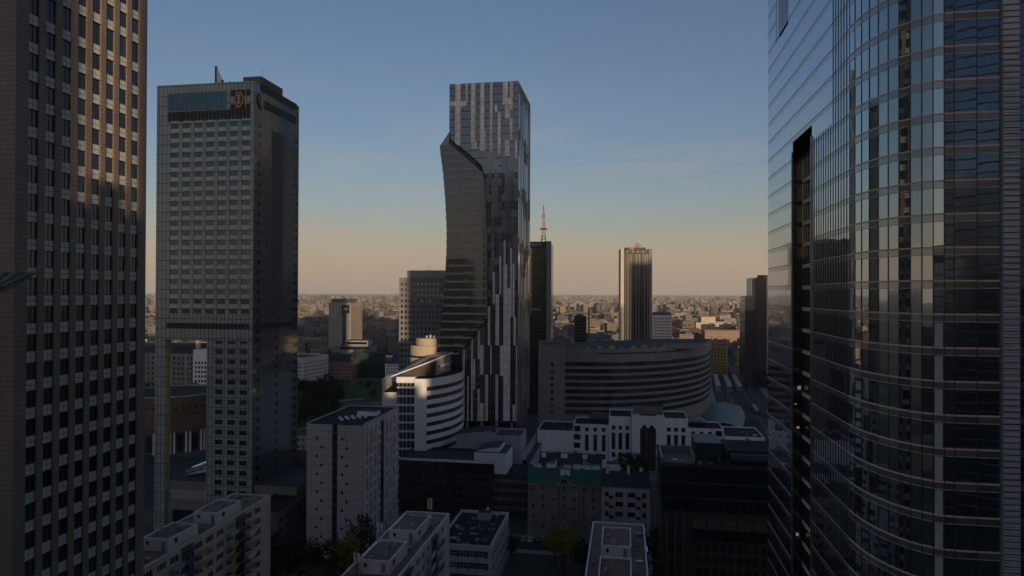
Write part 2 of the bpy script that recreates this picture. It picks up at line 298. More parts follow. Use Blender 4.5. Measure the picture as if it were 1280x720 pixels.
def roofbits(bl, x0, x1, y0, y1, z, n, seed, par=None):
    rnd = random.Random(seed)
    for i in range(n):
        x, y = rnd.uniform(x0, x1), rnd.uniform(y0, y1); k = rnd.random(); mb = MB()
        if k < .45: mb.box(-.5, .5, -.35, .35, 0, .7, 'metal'); mb.box(-.62, .62, -.47, .47, .7, .8, 'concrete'); nm = 'roof_vent'
        elif k < .75: mb.box(-.9, .9, -.7, .7, 0, .25, 'concrete'); mb.box(-.75, .75, -.55, .55, .25, .4, 'g_dark'); nm = 'skylight'
        else: mb.tube((0, 0, 0), (0, 0, 1.1), .16, .16, 'metal', 8); mb.tube((0, 0, 1.1), (0, 0, 1.35), .3, .08, 'metal', 8); nm = 'vent_pipe'
        o = mb.build(nm, bl.o); o.location = (x, y, z); o.rotation_euler = (0, 0, 0)
def mast(bl, x, y, z, h, name='antenna_mast', m='metal', dish=False, panel=False):
    mb = MB(); mb.tube((x, y, z), (x, y, z + h), .09, .05, m, 6); mb.beam((x - .5, y, z + h * .7), (x + .5, y, z + h * .7), .07, m)
    if panel:
        for dx in (-.35, .35): mb.box(x + dx - .16, x + dx + .16, y - .2, y, z + h * .66, z + h, 'white_paint')
    if dish: mb.tube((x, y - .15, z + h * .45), (x, y - .4, z + h * .45), .15, .55, 'white_paint', 10)
    for a in range(3): mb.beam((x, y, z + h * .3), (x + math.cos(a * 2.1) * .9, y + math.sin(a * 2.1) * .9, z), .05, m)
    return bl.build(mb, name)
def textmesh(bl, s, size, loc, rx, rz, m, name='lettering', ext=.08):
    cu = bpy.data.curves.new(name, 'FONT'); cu.body = s; cu.size = size; cu.extrude = ext; cu.align_x = 'CENTER'; cu.align_y = 'CENTER'
    t = bpy.data.objects.new(name, cu); COL.objects.link(t); dg = bpy.context.evaluated_depsgraph_get(); me = bpy.data.meshes.new_from_object(t.evaluated_get(dg))
    bpy.data.objects.remove(t); me.materials.clear(); me.materials.append(MATS[m]); o = bpy.data.objects.new(name, me); COL.objects.link(o); o.parent = bl.o
    o.location = loc; o.rotation_euler = (rx, 0, rz); return o
# ================================================================ ground and streets (the setting)
def structure(mb, name):
    o = mb.build(name); o['kind'] = 'structure'; return o
def gridxy(a, b):   # city grid: a across, b along the avenue direction
    g = R(GRID); return (a * math.cos(g) - b * math.sin(g), a * math.sin(g) + b * math.cos(g))
def strip(name, a0, a1, b0, b1, z, m):
    mb = MB(); mb.face([(*gridxy(a0, b0), z), (*gridxy(a1, b0), z), (*gridxy(a1, b1), z), (*gridxy(a0, b1), z)], m); return structure(mb, name)
def slab(name, a0, a1, b0, b1, z, m):
    mb = MB(); mb.prism([gridxy(a0, b0), gridxy(a1, b0), gridxy(a1, b1), gridxy(a0, b1)], 0, z, m); return structure(mb, name)
def groundmat():
    m, t, b = nt('ground'); L = t.links; tc = N(t, 'ShaderNodeTexCoord')
    n1 = N(t, 'ShaderNodeTexNoise', Scale=.0022, Detail=8.0, Roughness=.65); n2 = N(t, 'ShaderNodeTexNoise', Scale=.03, Detail=8.0)
    L.new(tc.outputs['Object'], n1.inputs[0]); L.new(tc.outputs['Object'], n2.inputs[0])
    r1 = N(t, 'ShaderNodeValToRGB'); e = r1.color_ramp.elements; e[0].position = .42; e[0].color = (.075, .072, .07, 1); e[1].position = .58; e[1].color = (.035, .05, .02, 1)
    r2 = N(t, 'ShaderNodeValToRGB'); e = r2.color_ramp.elements; e[0].position = .35; e[0].color = (.5, .5, .5, 1); e[1].position = .7; e[1].color = (1.5, 1.45, 1.35, 1)
    L.new(n1.outputs[0], r1.inputs[0]); L.new(n2.outputs[0], r2.inputs[0]); mx = N(t, 'ShaderNodeMixRGB', blend_type='MULTIPLY'); mx.inputs[0].default_value = 1
    L.new(r1.outputs[0], mx.inputs[1]); L.new(r2.outputs[0], mx.inputs[2]); L.new(mx.outputs[0], b.inputs['Base Color']); b.inputs['Roughness'].default_value = .95; MATS['ground'] = m
groundmat()
mb = MB(); S = 26000; n = 26
for i in range(n):
    for j in range(n):
        x0, x1, y0, y1 = [(-S + 2 * S * k / n) for k in (i, i + 1)] + [(-S * .3 + 1.6 * S * k / n) for k in (j, j + 1)]
        mb.face([(x0, y0, 0), (x1, y0, 0), (x1, y1, 0), (x0, y1, 0)], 'ground')
structure(mb, 'ground')
# ================================================================ the granite tower at the left edge
def granite_tower():
    p = at(18, 330, 91); b = B('granite_office_tower', 'brown granite office tower with paired windows over pale grey-green panels, cut off by the frame', 'tower', p.x, p.y)
    D, Wd, top = 25.2, 34.0, 186.0; pitch = 3.87; zb = 87.45
    zs = []; k = -22
    while True:
        z = zb + pitch * k + (.95 if k > 10 else 0); h = 2.32 + (.95 if k == 10 else 0); sp = (z - 1.55, z); zs.append((sp, (z, z + h))); k += 1
        if z + 8 > top: break
    us = [(2.84 - .87 + 2.8 * i, 2.84 + .87 + 2.8 * i) for i in range(8)]
    uf = [(Wd - 4.55 - 2.8 * i, Wd - 4.55 + 1.74 - 2.8 * i) for i in range(10)][::-1]
    mb = MB(); sides = [((0, 0), (0, D), us), ((-Wd, 0), (0, 0), uf), ((0, D), (-Wd, D), []), ((-Wd, D), (-Wd, 0), [])]
    spm = MB()
    for s_ in (-.435, .435):
        for t_ in (-.3875, .3875): spm.box(s_ - .40, s_ + .40, -.05, .02, t_ - .345, t_ + .345, 'ic_panel', back=False)
    spm.face([(-.87, .02, -.775), (.87, .02, -.775), (.87, .02, .775), (-.87, .02, .775)], 'frame_dark'); spme = spm.mesh('spandrel_panel')
    for P0, P1, uu in sides:
        hs, an = facade(mb, P0, P1, 0, top, uu, [(a[0], c[1]) for a, c in zs] if uu else [], .3, 'granite')
        i = 0
        for (a, c) in zs:
            for u in uu:
                ctr = hs[i][0]; i += 1; vis = (P1 == (0, D)) or (u[0] > Wd - 9)
                put('window', winmesh(1.74, c[1] - c[0], 2, 1, 'frame_dark', 'g_left'), b.o, (ctr[0], ctr[1], (c[0] + c[1]) / 2), an + random.gauss(0, .004), random.gauss(0, .003)) if vis else None
                if vis: put('spandrel_panel', spme, b.o, (ctr[0], ctr[1], (a[0] + a[1]) / 2), an)
                else: mb.face([(ctr[0] - .87, ctr[1], a[0]), (ctr[0] + .87, ctr[1], a[0]), (ctr[0] + .87, ctr[1], c[1]), (ctr[0] - .87, ctr[1], c[1])], 'g_dark')
    mb.face([(-Wd, 0, top), (0, 0, top), (0, D, top), (-Wd, D, top)], 'felt'); b.build(mb, 'wall')
    # the teal glass canopy fixed to the near corner
    c = B('glass_canopy', 'teal glass canopy blade fixed to the near corner of the granite tower', 'canopy', p.x, p.y, Z=0)
    Wp = [at(-25, 341, 84), at(44, 341.5, 84), at(20, 357, 70), at(-25, 358, 70)]; co, si = math.cos(R(-GRID)), math.sin(R(-GRID))
    A = [(co * (q.x - p.x) - si * (q.y - p.y), si * (q.x - p.x) + co * (q.y - p.y), q.z) for q in Wp][::-1]
    mb = MB(); mb.face(A, 'g_teal'); mb.face([(q[0], q[1], q[2] - .15) for q in A[::-1]], 'frame_dark')
    for i in range(4): q, r = A[i], A[(i + 1) % 4]; mb.face([q, (q[0], q[1], q[2] - .15), (r[0], r[1], r[2] - .15), r], 'frame_dark')
    c.build(mb, 'glass_sheet')
    for i in range(5):
        u = i / 4; q = [A[0][k] + (A[1][k] - A[0][k]) * u for k in range(3)]; r = [A[3][k] + (A[2][k] - A[3][k]) * min(1, u + .25) for k in range(3)]; mb = MB(); mb.beam((q[0], q[1], q[2] + .03), (r[0], r[1], r[2] + .03), .35, 'frame_dark', .1); c.build(mb, 'rib')
    mb = MB(); mb.beam((-3, -.02, 88.2), (A[2][0] - 1, A[2][1], A[2][2] - .3), .3, 'frame_dark'); c.build(mb, 'bracket')
panels('ic_panel', (.52, .57, .52), (.1, .1, .1), 50, 50, .05, .01, .4)
glass('g_left', (.005, .008, .013), .03, (.6, .8, 1), .02, blind=.015, fres=.28)
granite_tower()
# ================================================================ the rounded glass tower at the right edge
def glass_tower():
    b = B('rounded_glass_tower', 'tall rounded mirror glass tower with thin tan floor ledges and a banded stone pier', 'tower', 45.2, 82.2)
    top, P, zr = 168.0, 3.99, 113.5; D = 70.0; ea, eb = 7.4, 14.0
    arc = [(ea - ea * math.cos(t) ** 1.0, eb - eb * math.sin(t)) for t in [math.pi / 2 * i / 11 for i in range(12)]]      # (0,14) -> (7.4,0)
    arc = [(ea - ea * math.cos(math.pi / 2 * i / 11), eb - eb * math.sin(math.pi / 2 * i / 11)) for i in range(12)]
    front = [(7.4, 0), (9.85, 0), (12.3, 0)]
    line = arc + front[1:]                                     # outline going from the side wall round to the front
    zf = [zr + P * k for k in range(-28, 14)]
    S0, S1, sd = 33.8, 47.3, 1.8                                # tall slot in the side wall
    def side(t0, t1, n): return [(0, t0 + (t1 - t0) * i / n) for i in range(n + 1)]
    fine = MB(); 
    def pane(mb, a, c, z0, z1, m, j=.004):
        d = Vector((c[0] - a[0], c[1] - a[1])); n_ = Vector((d.y, -d.x)).normalized(); t1, t2 = random.gauss(0, j), random.gauss(0, j); L = d.length; hh = z1 - z0
        o = [(-L / 2 * t1 - hh / 2 * t2), (L / 2 * t1 - hh / 2 * t2), (L / 2 * t1 + hh / 2 * t2), (-L / 2 * t1 + hh / 2 * t2)]
        q = [(a, z0), (c, z0), (c, z1), (a, z1)]; mb.face([(p[0] + n_.x * o[i], p[1] + n_.y * o[i], z) for i, (p, z) in enumerate(q)], m)
    mull = MB(); cv = MB(); cv.box(-.42, .42, -.03, .03, -1.45, 1.45, 'column_pale'); cover = cv.mesh('column_cover')
    for zk in zf:
        s0, s1, g1 = zk - .85, zk, zk + P - .85
        vis = 44 < zk < 131
        # round corner and flat front: one object per pane
        for i in range(len(line) - 1):
            a, c = Vector(line[i]), Vector(line[i + 1]); d = c - a; L = d.length; an = math.atan2(d.y, d.x); ctr = (a + c) / 2; w = L - .05
            if vis:
                me = WM.get(('pane', round(L, 3)))
                if not me:
                    q = MB(); q.face([(-w / 2, 0, -1.54), (w / 2, 0, -1.54), (w / 2, 0, 1.54), (-w / 2, 0, 1.54)], 'g_tower'); me = WM[('pane', round(L, 3))] = q.mesh('glass_pane')
                    q = MB(); q.box(-w / 2, w / 2, -.03, .03, -.40, .40, 'g_spandrel'); WM[('sp', round(L, 3))] = q.mesh('spandrel_pane')
                put('glass_pane', me, b.o, (ctr.x, ctr.y, (s1 + g1) / 2), an + random.gauss(0, .006), random.gauss(0, .003))
                if i == 9 and zk < 84: put('column_cover', cover, b.o, (ctr.x - math.sin(-an) * 0 + .04 * math.sin(an), ctr.y - .04 * math.cos(an), (s1 + g1) / 2), an)
                put('spandrel_pane', WM[('sp', round(L, 3))], b.o, (ctr.x, ctr.y, (s0 + s1) / 2), an)
            else: pane(fine, line[i], line[i + 1], s1, g1, 'g_tower'); pane(fine, line[i], line[i + 1], s0, s1, 'g_spandrel', 0)
        # side wall: narrow panes, joined
        segs = [(70.0, S1, 16), (S0, 14.0, 14)]
        if zk > 114: segs = [(70.0, 14.0, 39)]
        if zk > 141: segs = [(70.0, 62.0, 6), (51.0, 14.0, 26)]
        for t0, t1, n_ in segs:
            pts = side(t0, t1, n_)
            for i in range(n_): pane(fine, pts[i], pts[i + 1], s1, g1, 'g_side', .0022); pane(fine, pts[i], pts[i + 1], s0, s1, 'g_spandrel', 0)
        # tan ledges along every floor
        for z, h, o in ((s1 - .06, .21, .07), (s0 - .03, .08, .035)):
            path = [(0, 70.0)] + line if zk > 114 and zk <= 141 else None
            for seg in ([path] if path else ([[(0, 70.0), (0, S1)], [(0, S0)] + line] if zk <= 114 else [[(0, 70), (0, 62)], [(0, 51)] + line])):
                led = MB()
                for i in range(len(seg) - 1):
                    flat = seg[i][0] == 0 and seg[i + 1][0] == 0
                    if flat and h < .1: continue
                    a, c = Vector(seg[i]), Vector(seg[i + 1]); d = (c - a).normalized(); n_ = Vector((d.y, -d.x)) * (.03 if flat else o); zq, hq = z, (.12 if flat else h)
                    A, C = a + n_, c + n_
                    led.face([(A.x, A.y, zq), (C.x, C.y, zq), (C.x, C.y, zq + hq), (A.x, A.y, zq + hq)], 'tan_metal'); led.face([(A.x, A.y, zq + hq), (C.x, C.y, zq + hq), (c.x, c.y, zq + hq), (a.x, a.y, zq + hq)], 'tan_metal')
                    led.face([(a.x, a.y, zq), (c.x, c.y, zq), (C.x, C.y, zq), (A.x, A.y, zq)], 'tan_metal')
                if led.f: b.build(led, 'floor_ledge' if h > .1 else 'floor_line')
    b.build(fine, 'curtain_wall', 'stuff')
    for i, q in enumerate(line[:-1]):
        m_ = MB(); m_.box(q[0] - .045, q[0] + .045, q[1] - .09, q[1] + .09, 0, top, 'frame_dark'); b.build(m_, 'mullion')
    for t in [14 + 1.3 * i for i in range(1, 15)]: mull.box(-.07, .02, t - .035, t + .035, 0, top if t < 23 else 114, 'frame_dark')
    for t in [S0 + .35 * 0, S1]: mull.box(-.25, .05, t - .09, t + .09, 0, 114.7, 'metal')
    b.build(mull, 'side_mullion', 'stuff')
    # recess of the slot
    mb = MB(); zt = 114.65
    mb.face([(sd, S1, 0), (sd, S0, 0), (sd, S0, zt), (sd, S1, zt)], 'g_gold'); mb.face([(0, S1, 0), (sd, S1, 0), (sd, S1, zt), (0, S1, zt)], 'g_interior'); mb.face([(sd, S0, 0), (0, S0, 0), (0, S0, zt), (sd, S0, zt)], 'g_gold')
    mb.face([(0, S1, zt), (sd, S1, zt), (sd, S0, zt), (0, S0, zt)], 'frame_dark')
    for i in range(1, 10): t = S0 + (S1 - S0) * i / 10; mb.box(sd - .08, sd, t - .05, t + .05, 0, zt, 'frame_dark')
    b.build(mb, 'slot_recess')
    for zk in zf:
        if zk > 113: continue
        m_ = MB(); m_.box(sd - .14, sd + .02, S0, S1 - .02, zk - .75, zk - .05, 'tan_metal'); m_.box(0.02, sd - .15, S1 - .12, S1 - .02, zk - .7, zk - .1, 'dark_metal'); b.build(m_, 'slot_band')
    rl = random.Random(3)
    for zk in zf:       # rooms with the lamps on, seen in the slot's end wall
        if 40 < zk < 112 and rl.random() < .38:
            y_ = rl.uniform(.2, .9); z_ = zk + rl.uniform(.3, 1.6); m_ = MB(); m_.box(y_, y_ + rl.uniform(.25, .7), S1 - .06, S1 - .015, z_, z_ + rl.uniform(.2, .8), rl.choice(('lit_warm', 'lit_pale', 'lit_warm'))); b.build(m_, 'lit_window')
    mb = MB(); mb.face([(2, 62, 141), (2, 51, 141), (2, 51, top), (2, 62, top)], 'g_gold'); mb.face([(0, 62, 141), (2, 62, 141), (2, 62, top), (0, 62, top)], 'g_interior'); mb.face([(2, 51, 141), (0, 51, 141), (0, 51, top), (2, 51, top)], 'g_gold'); mb.face([(0, 62, 141.3), (0, 51, 141.3), (2, 51, 141.3), (2, 62, 141.3)], 'frame_dark')
    b.build(mb, 'upper_recess')
    # stone pier, then the glass set back beside it
    mb = MB(); mb.box(12.42, 14.15, -.55, 1.2, 0, top, 'granite_grey'); b.build(mb, 'stone_pier')
    for k in range(-60, 50):
        z = 88 + k * .72
        if 44 < z < 128: m_ = MB(); m_.box(12.40, 14.17, -.62, -.54, z, z + .09, 'frame_dark'); b.build(m_, 'stone_joint')
    mb = MB()
    for zk in zf:
        for i in range(10): pane(mb, (14.15 + 2.4 * i, .9), (14.15 + 2.4 * i + 2.35, .9), zk, zk + P - .85, 'g_tower'); pane(mb, (14.15 + 2.4 * i, .9), (14.15 + 2.4 * i + 2.35, .9), zk - .85, zk, 'g_spandrel')
    b.build(mb, 'front_curtain_wall', 'stuff')
    mb = MB(); mb.prism([(38, .95), (38, 69.9), (.06, 69.9), (.06, 60)], 0, top, 'g_side'); mb.face([(0, 70, top), (0, 14, top), (7.4, 0, top), (38, 1, top), (38, 70, top)][::-1], 'felt'); mb.face([(0, 70, 0), (38, 70, 0), (38, 70, top), (0, 70, top)][::-1], 'g_side'); b.build(mb, 'rear_wall')
plain('column_pale', (.5, .5, .44), .6, 1, .12); lamp('lit_warm', (1, .72, .30), .16); lamp('lit_pale', (1, .9, .7), .12)
glass('g_side', (.02, .025, .032), .42, (.86, .92, 1), .04, wave=.008)
glass_tower()
# ================================================================ the hotel tower with the cut-out corner
def hotel():
    p = at(318, 101, 245); b = B('hotel_tower', 'grey-green panelled hotel tower with a tall cut-out and gold oval emblems', 'tower', p.x, p.y)
    Wd, D, top = 38.9, 34.0, p.z; x0 = -Wd
    zo = b.z(425, -30); zb0 = zo                            # underside of the part that bridges the cut-out
    xL, xR = b.lx(207, 0, 500), b.lx(258, 0, 500)
    pit = 3.57; zw = b.z(159, -20); nrow = 20
    us = [(b.lx(212.3 + 14.87 * i, 0) - x0, b.lx(222.0 + 14.87 * i, 0) - x0) for i in range(7)]
    zs = [(zw - pit * i - .05, zw - pit * i + 1.75) for i in range(nrow)][::-1]
    mb = MB()
    zlo = b.z(610, -12); lowrows = [(b.z(427 + 12.6 * i, -10) - .9, b.z(427 + 12.6 * i, -10) + .85) for i in range(16)][::-1]
    # upper front wall
    h1, an = facade(mb, (x0, 0), (0, 0), zo, top, us, zs, .22, 'ic_clad')
    # lower front wall, right of the cut-out
    ul = [(b.lx(a, 0, 520) - xR, b.lx(c, 0, 520) - xR) for a, c in ((268.5, 278), (284, 293.5), (299, 308.5))]
    h2, _ = facade(mb, (xR, 0), (0, 0), 0, zo, ul, lowrows, .22, 'ic_clad')
    # right side wall: three sparse columns of small windows
    ur = [(b.ly(a, 0, 300), b.ly(c, 0, 300)) for a, c in ((321, 325.5), (345, 348.5), (366.5, 371.5))]
    zs2 = [(zw - pit * i, zw - pit * i + 1.6) for i in range(40) if zw - pit * i > 6][::-1]
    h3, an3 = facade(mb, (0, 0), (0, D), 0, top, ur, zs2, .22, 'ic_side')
    facade(mb, (0, D), (x0, D), zo, top, [], [], 0, 'ic_clad'); facade(mb, (x0, D), (x0, 0), zo, top, [], [], 0, 'ic_clad'); facade(mb, (0, D), (xR, D), 0, zo, [], [], 0, 'ic_clad'); facade(mb, (xR, D), (xR, 0), 0, zo, [], [], 0, 'ic_clad')
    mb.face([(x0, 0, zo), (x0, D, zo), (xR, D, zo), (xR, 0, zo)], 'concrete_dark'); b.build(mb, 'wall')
    windows(b, h1, an, 2, 1, 'frame_dark', 'g_green'); windows(b, h2, an, 2, 1, 'frame_dark', 'g_green'); windows(b, h3, an3, 1, 1, 'frame_dark', 'g_green')
    sm = MB()
    for s_ in (-1, 1): sm.box(s_ * .8 - .76, s_ * .8 + .76, -.1, .02, -.66, .66, 'ic_panel', back=False)
    sme = sm.mesh('spandrel_panel')
    for c_, w_, h_ in h1: put('spandrel_panel', sme, b.o, (c_[0], 0, c_[2] + 1.72), 0)
    # the leg standing free at the corner
    mb = MB(); mb.box(x0, xL, 0, 2.7, 0, zo, 'ic_clad'); lg = b.build(mb, 'leg')
    for i in range(7):
        m_ = MB(); z = zo - 8 - i * 11.5; m_.box(xL, xL + .05, 1.0, 1.7, z, z + 1.1, 'frame_dark'); m_.build('porthole', lg)
    mb = MB(); mb.box(xL + .003, xL + .06, .15, 2.6, 15, zo - .4, 'ic_lit'); mb.build('sunlit_face', lg)  # yellow puts reflected sunlight into the colour of the leg's inner face
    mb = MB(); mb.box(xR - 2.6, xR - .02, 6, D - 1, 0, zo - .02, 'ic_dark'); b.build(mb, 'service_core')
    # crown: louvre band, blue glass screen, dark panels, emblems
    za, zc = b.z(150.5, -20), b.z(138.5, -20); xl, xr = b.lx(208), b.lx(311.5)
    for i in range(22):
        m_ = MB(); a = xl + (xr - xl) * i / 22; m_.box(a + .1, a + (xr - xl) / 22 - .1, -.12, .02, za, zc, 'louvre'); b.build(m_, 'louvre')
    zs_, ze = b.z(137.5, -20), b.z(115, -20); xs = b.lx(281.5)
    for i in range(12):
        for j in range(2):
            m_ = MB(); w_ = (xs - xl) / 12; h_ = (ze - zs_) / 2; m_.box(xl + w_ * i + .06, xl + w_ * (i + 1) - .06, -.14, .02, zs_ + h_ * j + .08, zs_ + h_ * (j + 1) - .08, 'g_screen'); b.build(m_, 'glass_screen')
    for a, c in ((287, 293), (294, 299.5), (300.5, 305), (306, 311)):
        for y0, y1 in ((120, 112), (137, 130)):
            m_ = MB(); m_.box(b.lx(a), b.lx(c), -.12, .02, b.z(y0, -5), b.z(y1, -5), 'louvre'); b.build(m_, 'dark_panel')
    for k, (z0, z1) in enumerate(((b.z(143, 0, 15) , b.z(133, 0, 15)), (b.z(124, 0, 15), b.z(115, 0, 15)))):
        for i in range(12):
            m_ = MB(); t0 = 4 + (D - 6) * i / 12; m_.box(-.02, .1, t0 + .08, t0 + (D - 6) / 12 - .08, z0, z1, 'louvre'); b.build(m_, 'louvre')
    for i in range(22):
        m_ = MB(); z0, z1 = b.z(410.5, -18), b.z(404, -18); a = xl + (xr - xl) * i / 22; m_.box(a + .08, a + (xr - xl) / 22 - .08, -.1, .02, z0, z1, 'louvre'); b.build(m_, 'louvre')
    for i in range(14):
        m_ = MB(); z0, z1 = b.z(410.5, 0, 10), b.z(404, 0, 10); t0 = .8 + (D - 1.6) * i / 14; m_.box(-.02, .1, t0 + .08, t0 + (D - 1.6) / 14 - .08, z0, z1, 'louvre'); b.build(m_, 'louvre')
    m_ = MB(); m_.box(-.02, .07, b.ly(339.5, 0, 300), b.ly(353.5, 0, 300), b.z(395, 0, 15), b.z(165, 0, 15), 'ic_strip'); b.build(m_, 'service_strip')
    def emblem(loc, rz):
        q = MB(); n = 28; pts = []
        for i in range(n):
            t = 2 * math.pi * i / n; r = 1 + .16 * max(0, -math.sin(t)) ** 6; pts.append((2.0 * math.cos(t) * (1 - .1 * abs(math.sin(t))), 2.75 * math.sin(t) * r))
        def ring(sc, y): return [(x * sc, y, z * sc) for x, z in pts]
        A, C = ring(1, 0), ring(1, -.5)
        for i in range(n): q.face([A[i], A[(i + 1) % n], C[(i + 1) % n], C[i]], 'gold_dark')
        q.face(C, 'gold'); e = q.build('emblem', b.o); e.location = loc; e.rotation_euler = (0, 0, rz)
        q = MB(); q.face(ring(.78, -.53), 'gold_dark'); f = q.build('emblem_field', e)
        q = MB(); q.box(-.28, .28, -.72, -.54, -1.3, 1.3, 'gold_pale'); q.box(-.7, .7, -.72, -.541, 1.2, 1.5, 'gold_pale'); q.box(-.7, .7, -.72, -.541, -1.5, -1.2, 'gold_pale'); q.build('emblem_letter', e)
    emblem((b.lx(298), -.1, b.z(124.5, -5)), 0); emblem((.1, 4.2, b.z(126, 0, 4)), math.pi / 2)
    # roof: parapet, plant room, sail-shaped fin, mast
    mb = MB(); mb.face([(x0, 0, top - .02), (0, 0, top - .02), (0, D, top - .02), (x0, D, top - .02)], 'felt'); b.build(mb, 'roof')
    mb = MB(); mb.box(-8, -.8, 6, 22, top, top + 3.6, 'concrete_dark'); b.build(mb, 'plant_room')
    xa = b.lx(266.5, 4); mb = MB(); mb.prism([(xa, 4), (xa + .5, 4), (xa + .5, 5), (xa, 5)], top, top + 7.6, 'frame_dark'); b.build(mb, 'fin_mast')
    mb = MB(); pts = [(xa + .5, top), (xa + 3.9, top), (xa + .5, top + 7.3)]
    mb.face([(x, 4.4, z) for x, z in pts], 'white_render'); mb.face([(x, 4.6, z) for x, z in pts[::-1]], 'white_render')
    for i in range(3): q, r = pts[i], pts[(i + 1) % 3]; mb.face([(q[0], 4.4, q[1]), (q[0], 4.6, q[1]), (r[0], 4.6, r[1]), (r[0], 4.4, r[1])], 'white_render')
    b.build(mb, 'fin_sail'); mast(b, -3.5, 12, top + 3.6, 5.5)
    for x, h_ in ((-14, 1.7), (-11, .9), (-20, .6)):
        m_ = MB(); m_.box(x - .3, x + .3, 2, 2.6, top, top + h_, 'dark_metal'); b.build(m_, 'roof_unit')
    return b
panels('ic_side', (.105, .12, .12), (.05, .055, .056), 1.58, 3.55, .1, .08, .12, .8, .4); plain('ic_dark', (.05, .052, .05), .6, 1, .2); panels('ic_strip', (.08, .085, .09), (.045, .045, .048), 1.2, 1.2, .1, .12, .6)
plain('gold_dark', (.12, .065, .022), .4, 1, .15, metal=.5); plain('gold_pale', (.55, .42, .22), .4, 1, .1, metal=.4); glass('g_screen', (.015, .04, .05), .08, (.6, .85, .95), fres=.3)
hotel()
# ================================================================ the residential tower with the curved sail
def sail_tower():
    p = at(648, 101, 331); b = B('sail_tower', 'tall slender tower of pale and dark vertical panels with a bulging banded glass sail', 'tower', p.x, p.y)
    top = p.z; xl = b.lx(562, 0, 120); D = 42.0; zbot = b.z(527, -17)
    # core volume of dark glass, in storeys
    mb = MB()
    mb.box(xl, 0, .12, D, zbot, top, 'zl_glass', top='felt'); b.build(mb, 'core_wall')
    # horizontal slab edges of each storey, too fine to pick apart
    mb = MB(); z = zbot
    while z < top: mb.box(xl, .06, .02, D, z, z + .35, 'frame_dark'); z += 3.9
    b.build(mb, 'slab_edge', 'stuff')
    mb = MB(); n_ = 26
    for i in range(n_ + 1): x = xl + (-xl) * i / n_; mb.box(x - .04, x + .04, -.03, .12, zbot, top, 'frame_grey')
    for i in range(30): y = .5 + (D - 1) * i / 29; mb.box(-.05, .1, y - .04, y + .04, zbot, top, 'frame_grey')
    b.build(mb, 'mullion', 'stuff')
    up = [(569.4, 576, 104, 182), (582.3, 584.6, 104, 133), (576, 584.6, 127, 133), (562.3, 569.4, 127, 133), (589, 594.3, 104, 180), (590, 596.5, 178, 186), (600.3, 605.6, 104, 189), (612.7, 615.6, 103, 191), (618.6, 621.7, 131, 140), (621.8, 626, 140, 193),
          (628.8, 634.7, 102, 131), (631.5, 637.5, 131, 148), (637.6, 641, 102, 125), (634.7, 641, 122, 138), (637.5, 640.6, 147, 175), (631.2, 637, 175, 195), (643.8, 646.6, 175, 198), (605.7, 607, 160, 189)]
    lo = [(578.5, 581, 435, 526), (589, 591.6, 420, 526), (591.6, 594, 449, 487), (597.5, 600, 404, 449), (600, 604.6, 431, 468), (597, 600, 486, 526), (600, 604.6, 504, 526), (606.5, 610, 468, 526), (610, 613, 383, 432), (613, 614.6, 432, 468),
          (619.5, 624, 368, 432), (619.5, 622.6, 468, 526), (625, 629, 432, 470), (629.5, 634, 330, 526), (634, 638, 360, 526), (638, 640, 310, 396), (642, 645, 396, 432), (645, 646.2, 432, 526), (641, 644, 506, 526), (629.8, 632, 300, 330),
          (584, 586, 470, 526), (616, 618.5, 340, 380), (573, 577, 470, 526), (566, 569, 470, 526), (624.5, 626.5, 320, 368), (641, 643.2, 330, 396)]
    for a, c, y0, y1 in up + lo:
        xa, xb = b.lx(a, 0, y0), b.lx(c, 0, y0); za, zb = b.z(min(y1, 526.3), (xa + xb) / 2), b.z(y0, (xa + xb) / 2); zb = min(zb, top - .05)
        n = max(1, round((zb - za) / 7.8)); h = (zb - za) / n
        for i in range(n):
            m_ = MB(); m_.box(xa, xb, -.22, .1, za + h * i + .03, za + h * (i + 1) - .03, 'zl_stone'); b.build(m_, 'cladding_panel')
    # blue-grey glazed panels of the middle part
    rnd = random.Random(5)
    for i in range(11):
        for j in range(9):
            if rnd.random() < .85:
                xa = b.lx(606, 0, 300) + i * 1.62; za = b.z(372, -8) + j * 7.8
                if xa + 1.5 < -.1: m_ = MB(); m_.box(xa + .05, xa + 1.55, -.12, .1, za + .1, za + rnd.choice((3.7, 7.6, 7.6)), rnd.choice(('zl_blue', 'zl_blue2', 'zl_blue'))); b.build(m_, 'glazed_panel')
    # right side: tall strips
    for i in range(14):
        for j in range(6):
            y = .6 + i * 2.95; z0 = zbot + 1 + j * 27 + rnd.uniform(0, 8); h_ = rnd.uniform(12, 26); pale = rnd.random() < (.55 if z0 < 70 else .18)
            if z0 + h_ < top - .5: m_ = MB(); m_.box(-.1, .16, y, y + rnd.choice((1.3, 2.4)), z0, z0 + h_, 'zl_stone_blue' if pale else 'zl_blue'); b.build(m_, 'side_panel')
    # ---- the sail: floors lofted between a left and a right edge
    Lp = [(182, 549.5), (217, 554), (251, 556.7), (285, 558.2), (310, 558.2), (335, 557), (365, 555.3), (395, 553), (428, 548.5), (455, 542), (475, 536)]
    Rp = [(178, 559), (182, 562), (190, 572), (204, 588), (218, 603), (260, 606), (330, 608), (398, 608), (404, 604), (412, 597), (422, 590), (435, 580), (452, 566), (475, 548)]
    def ip(T, y):
        for (a, v), (c, w_) in zip(T, T[1:]):
            if a <= y <= c: return v + (w_ - v) * (y - a) / (c - a)
        return T[0][1] if y < T[0][0] else T[-1][1]
    yf = -3.2
    def lev(y): return b.lx(ip(Lp, y), yf, y), b.lx(ip(Rp, y), yf, y), b.z(y, -25, yf)
    ys = [180.5] + [182 + 4.4 * i for i in range(1, 66)]; ys = [y for y in ys if y <= 472]
    mb = MB(); P = [lev(y) for y in ys]
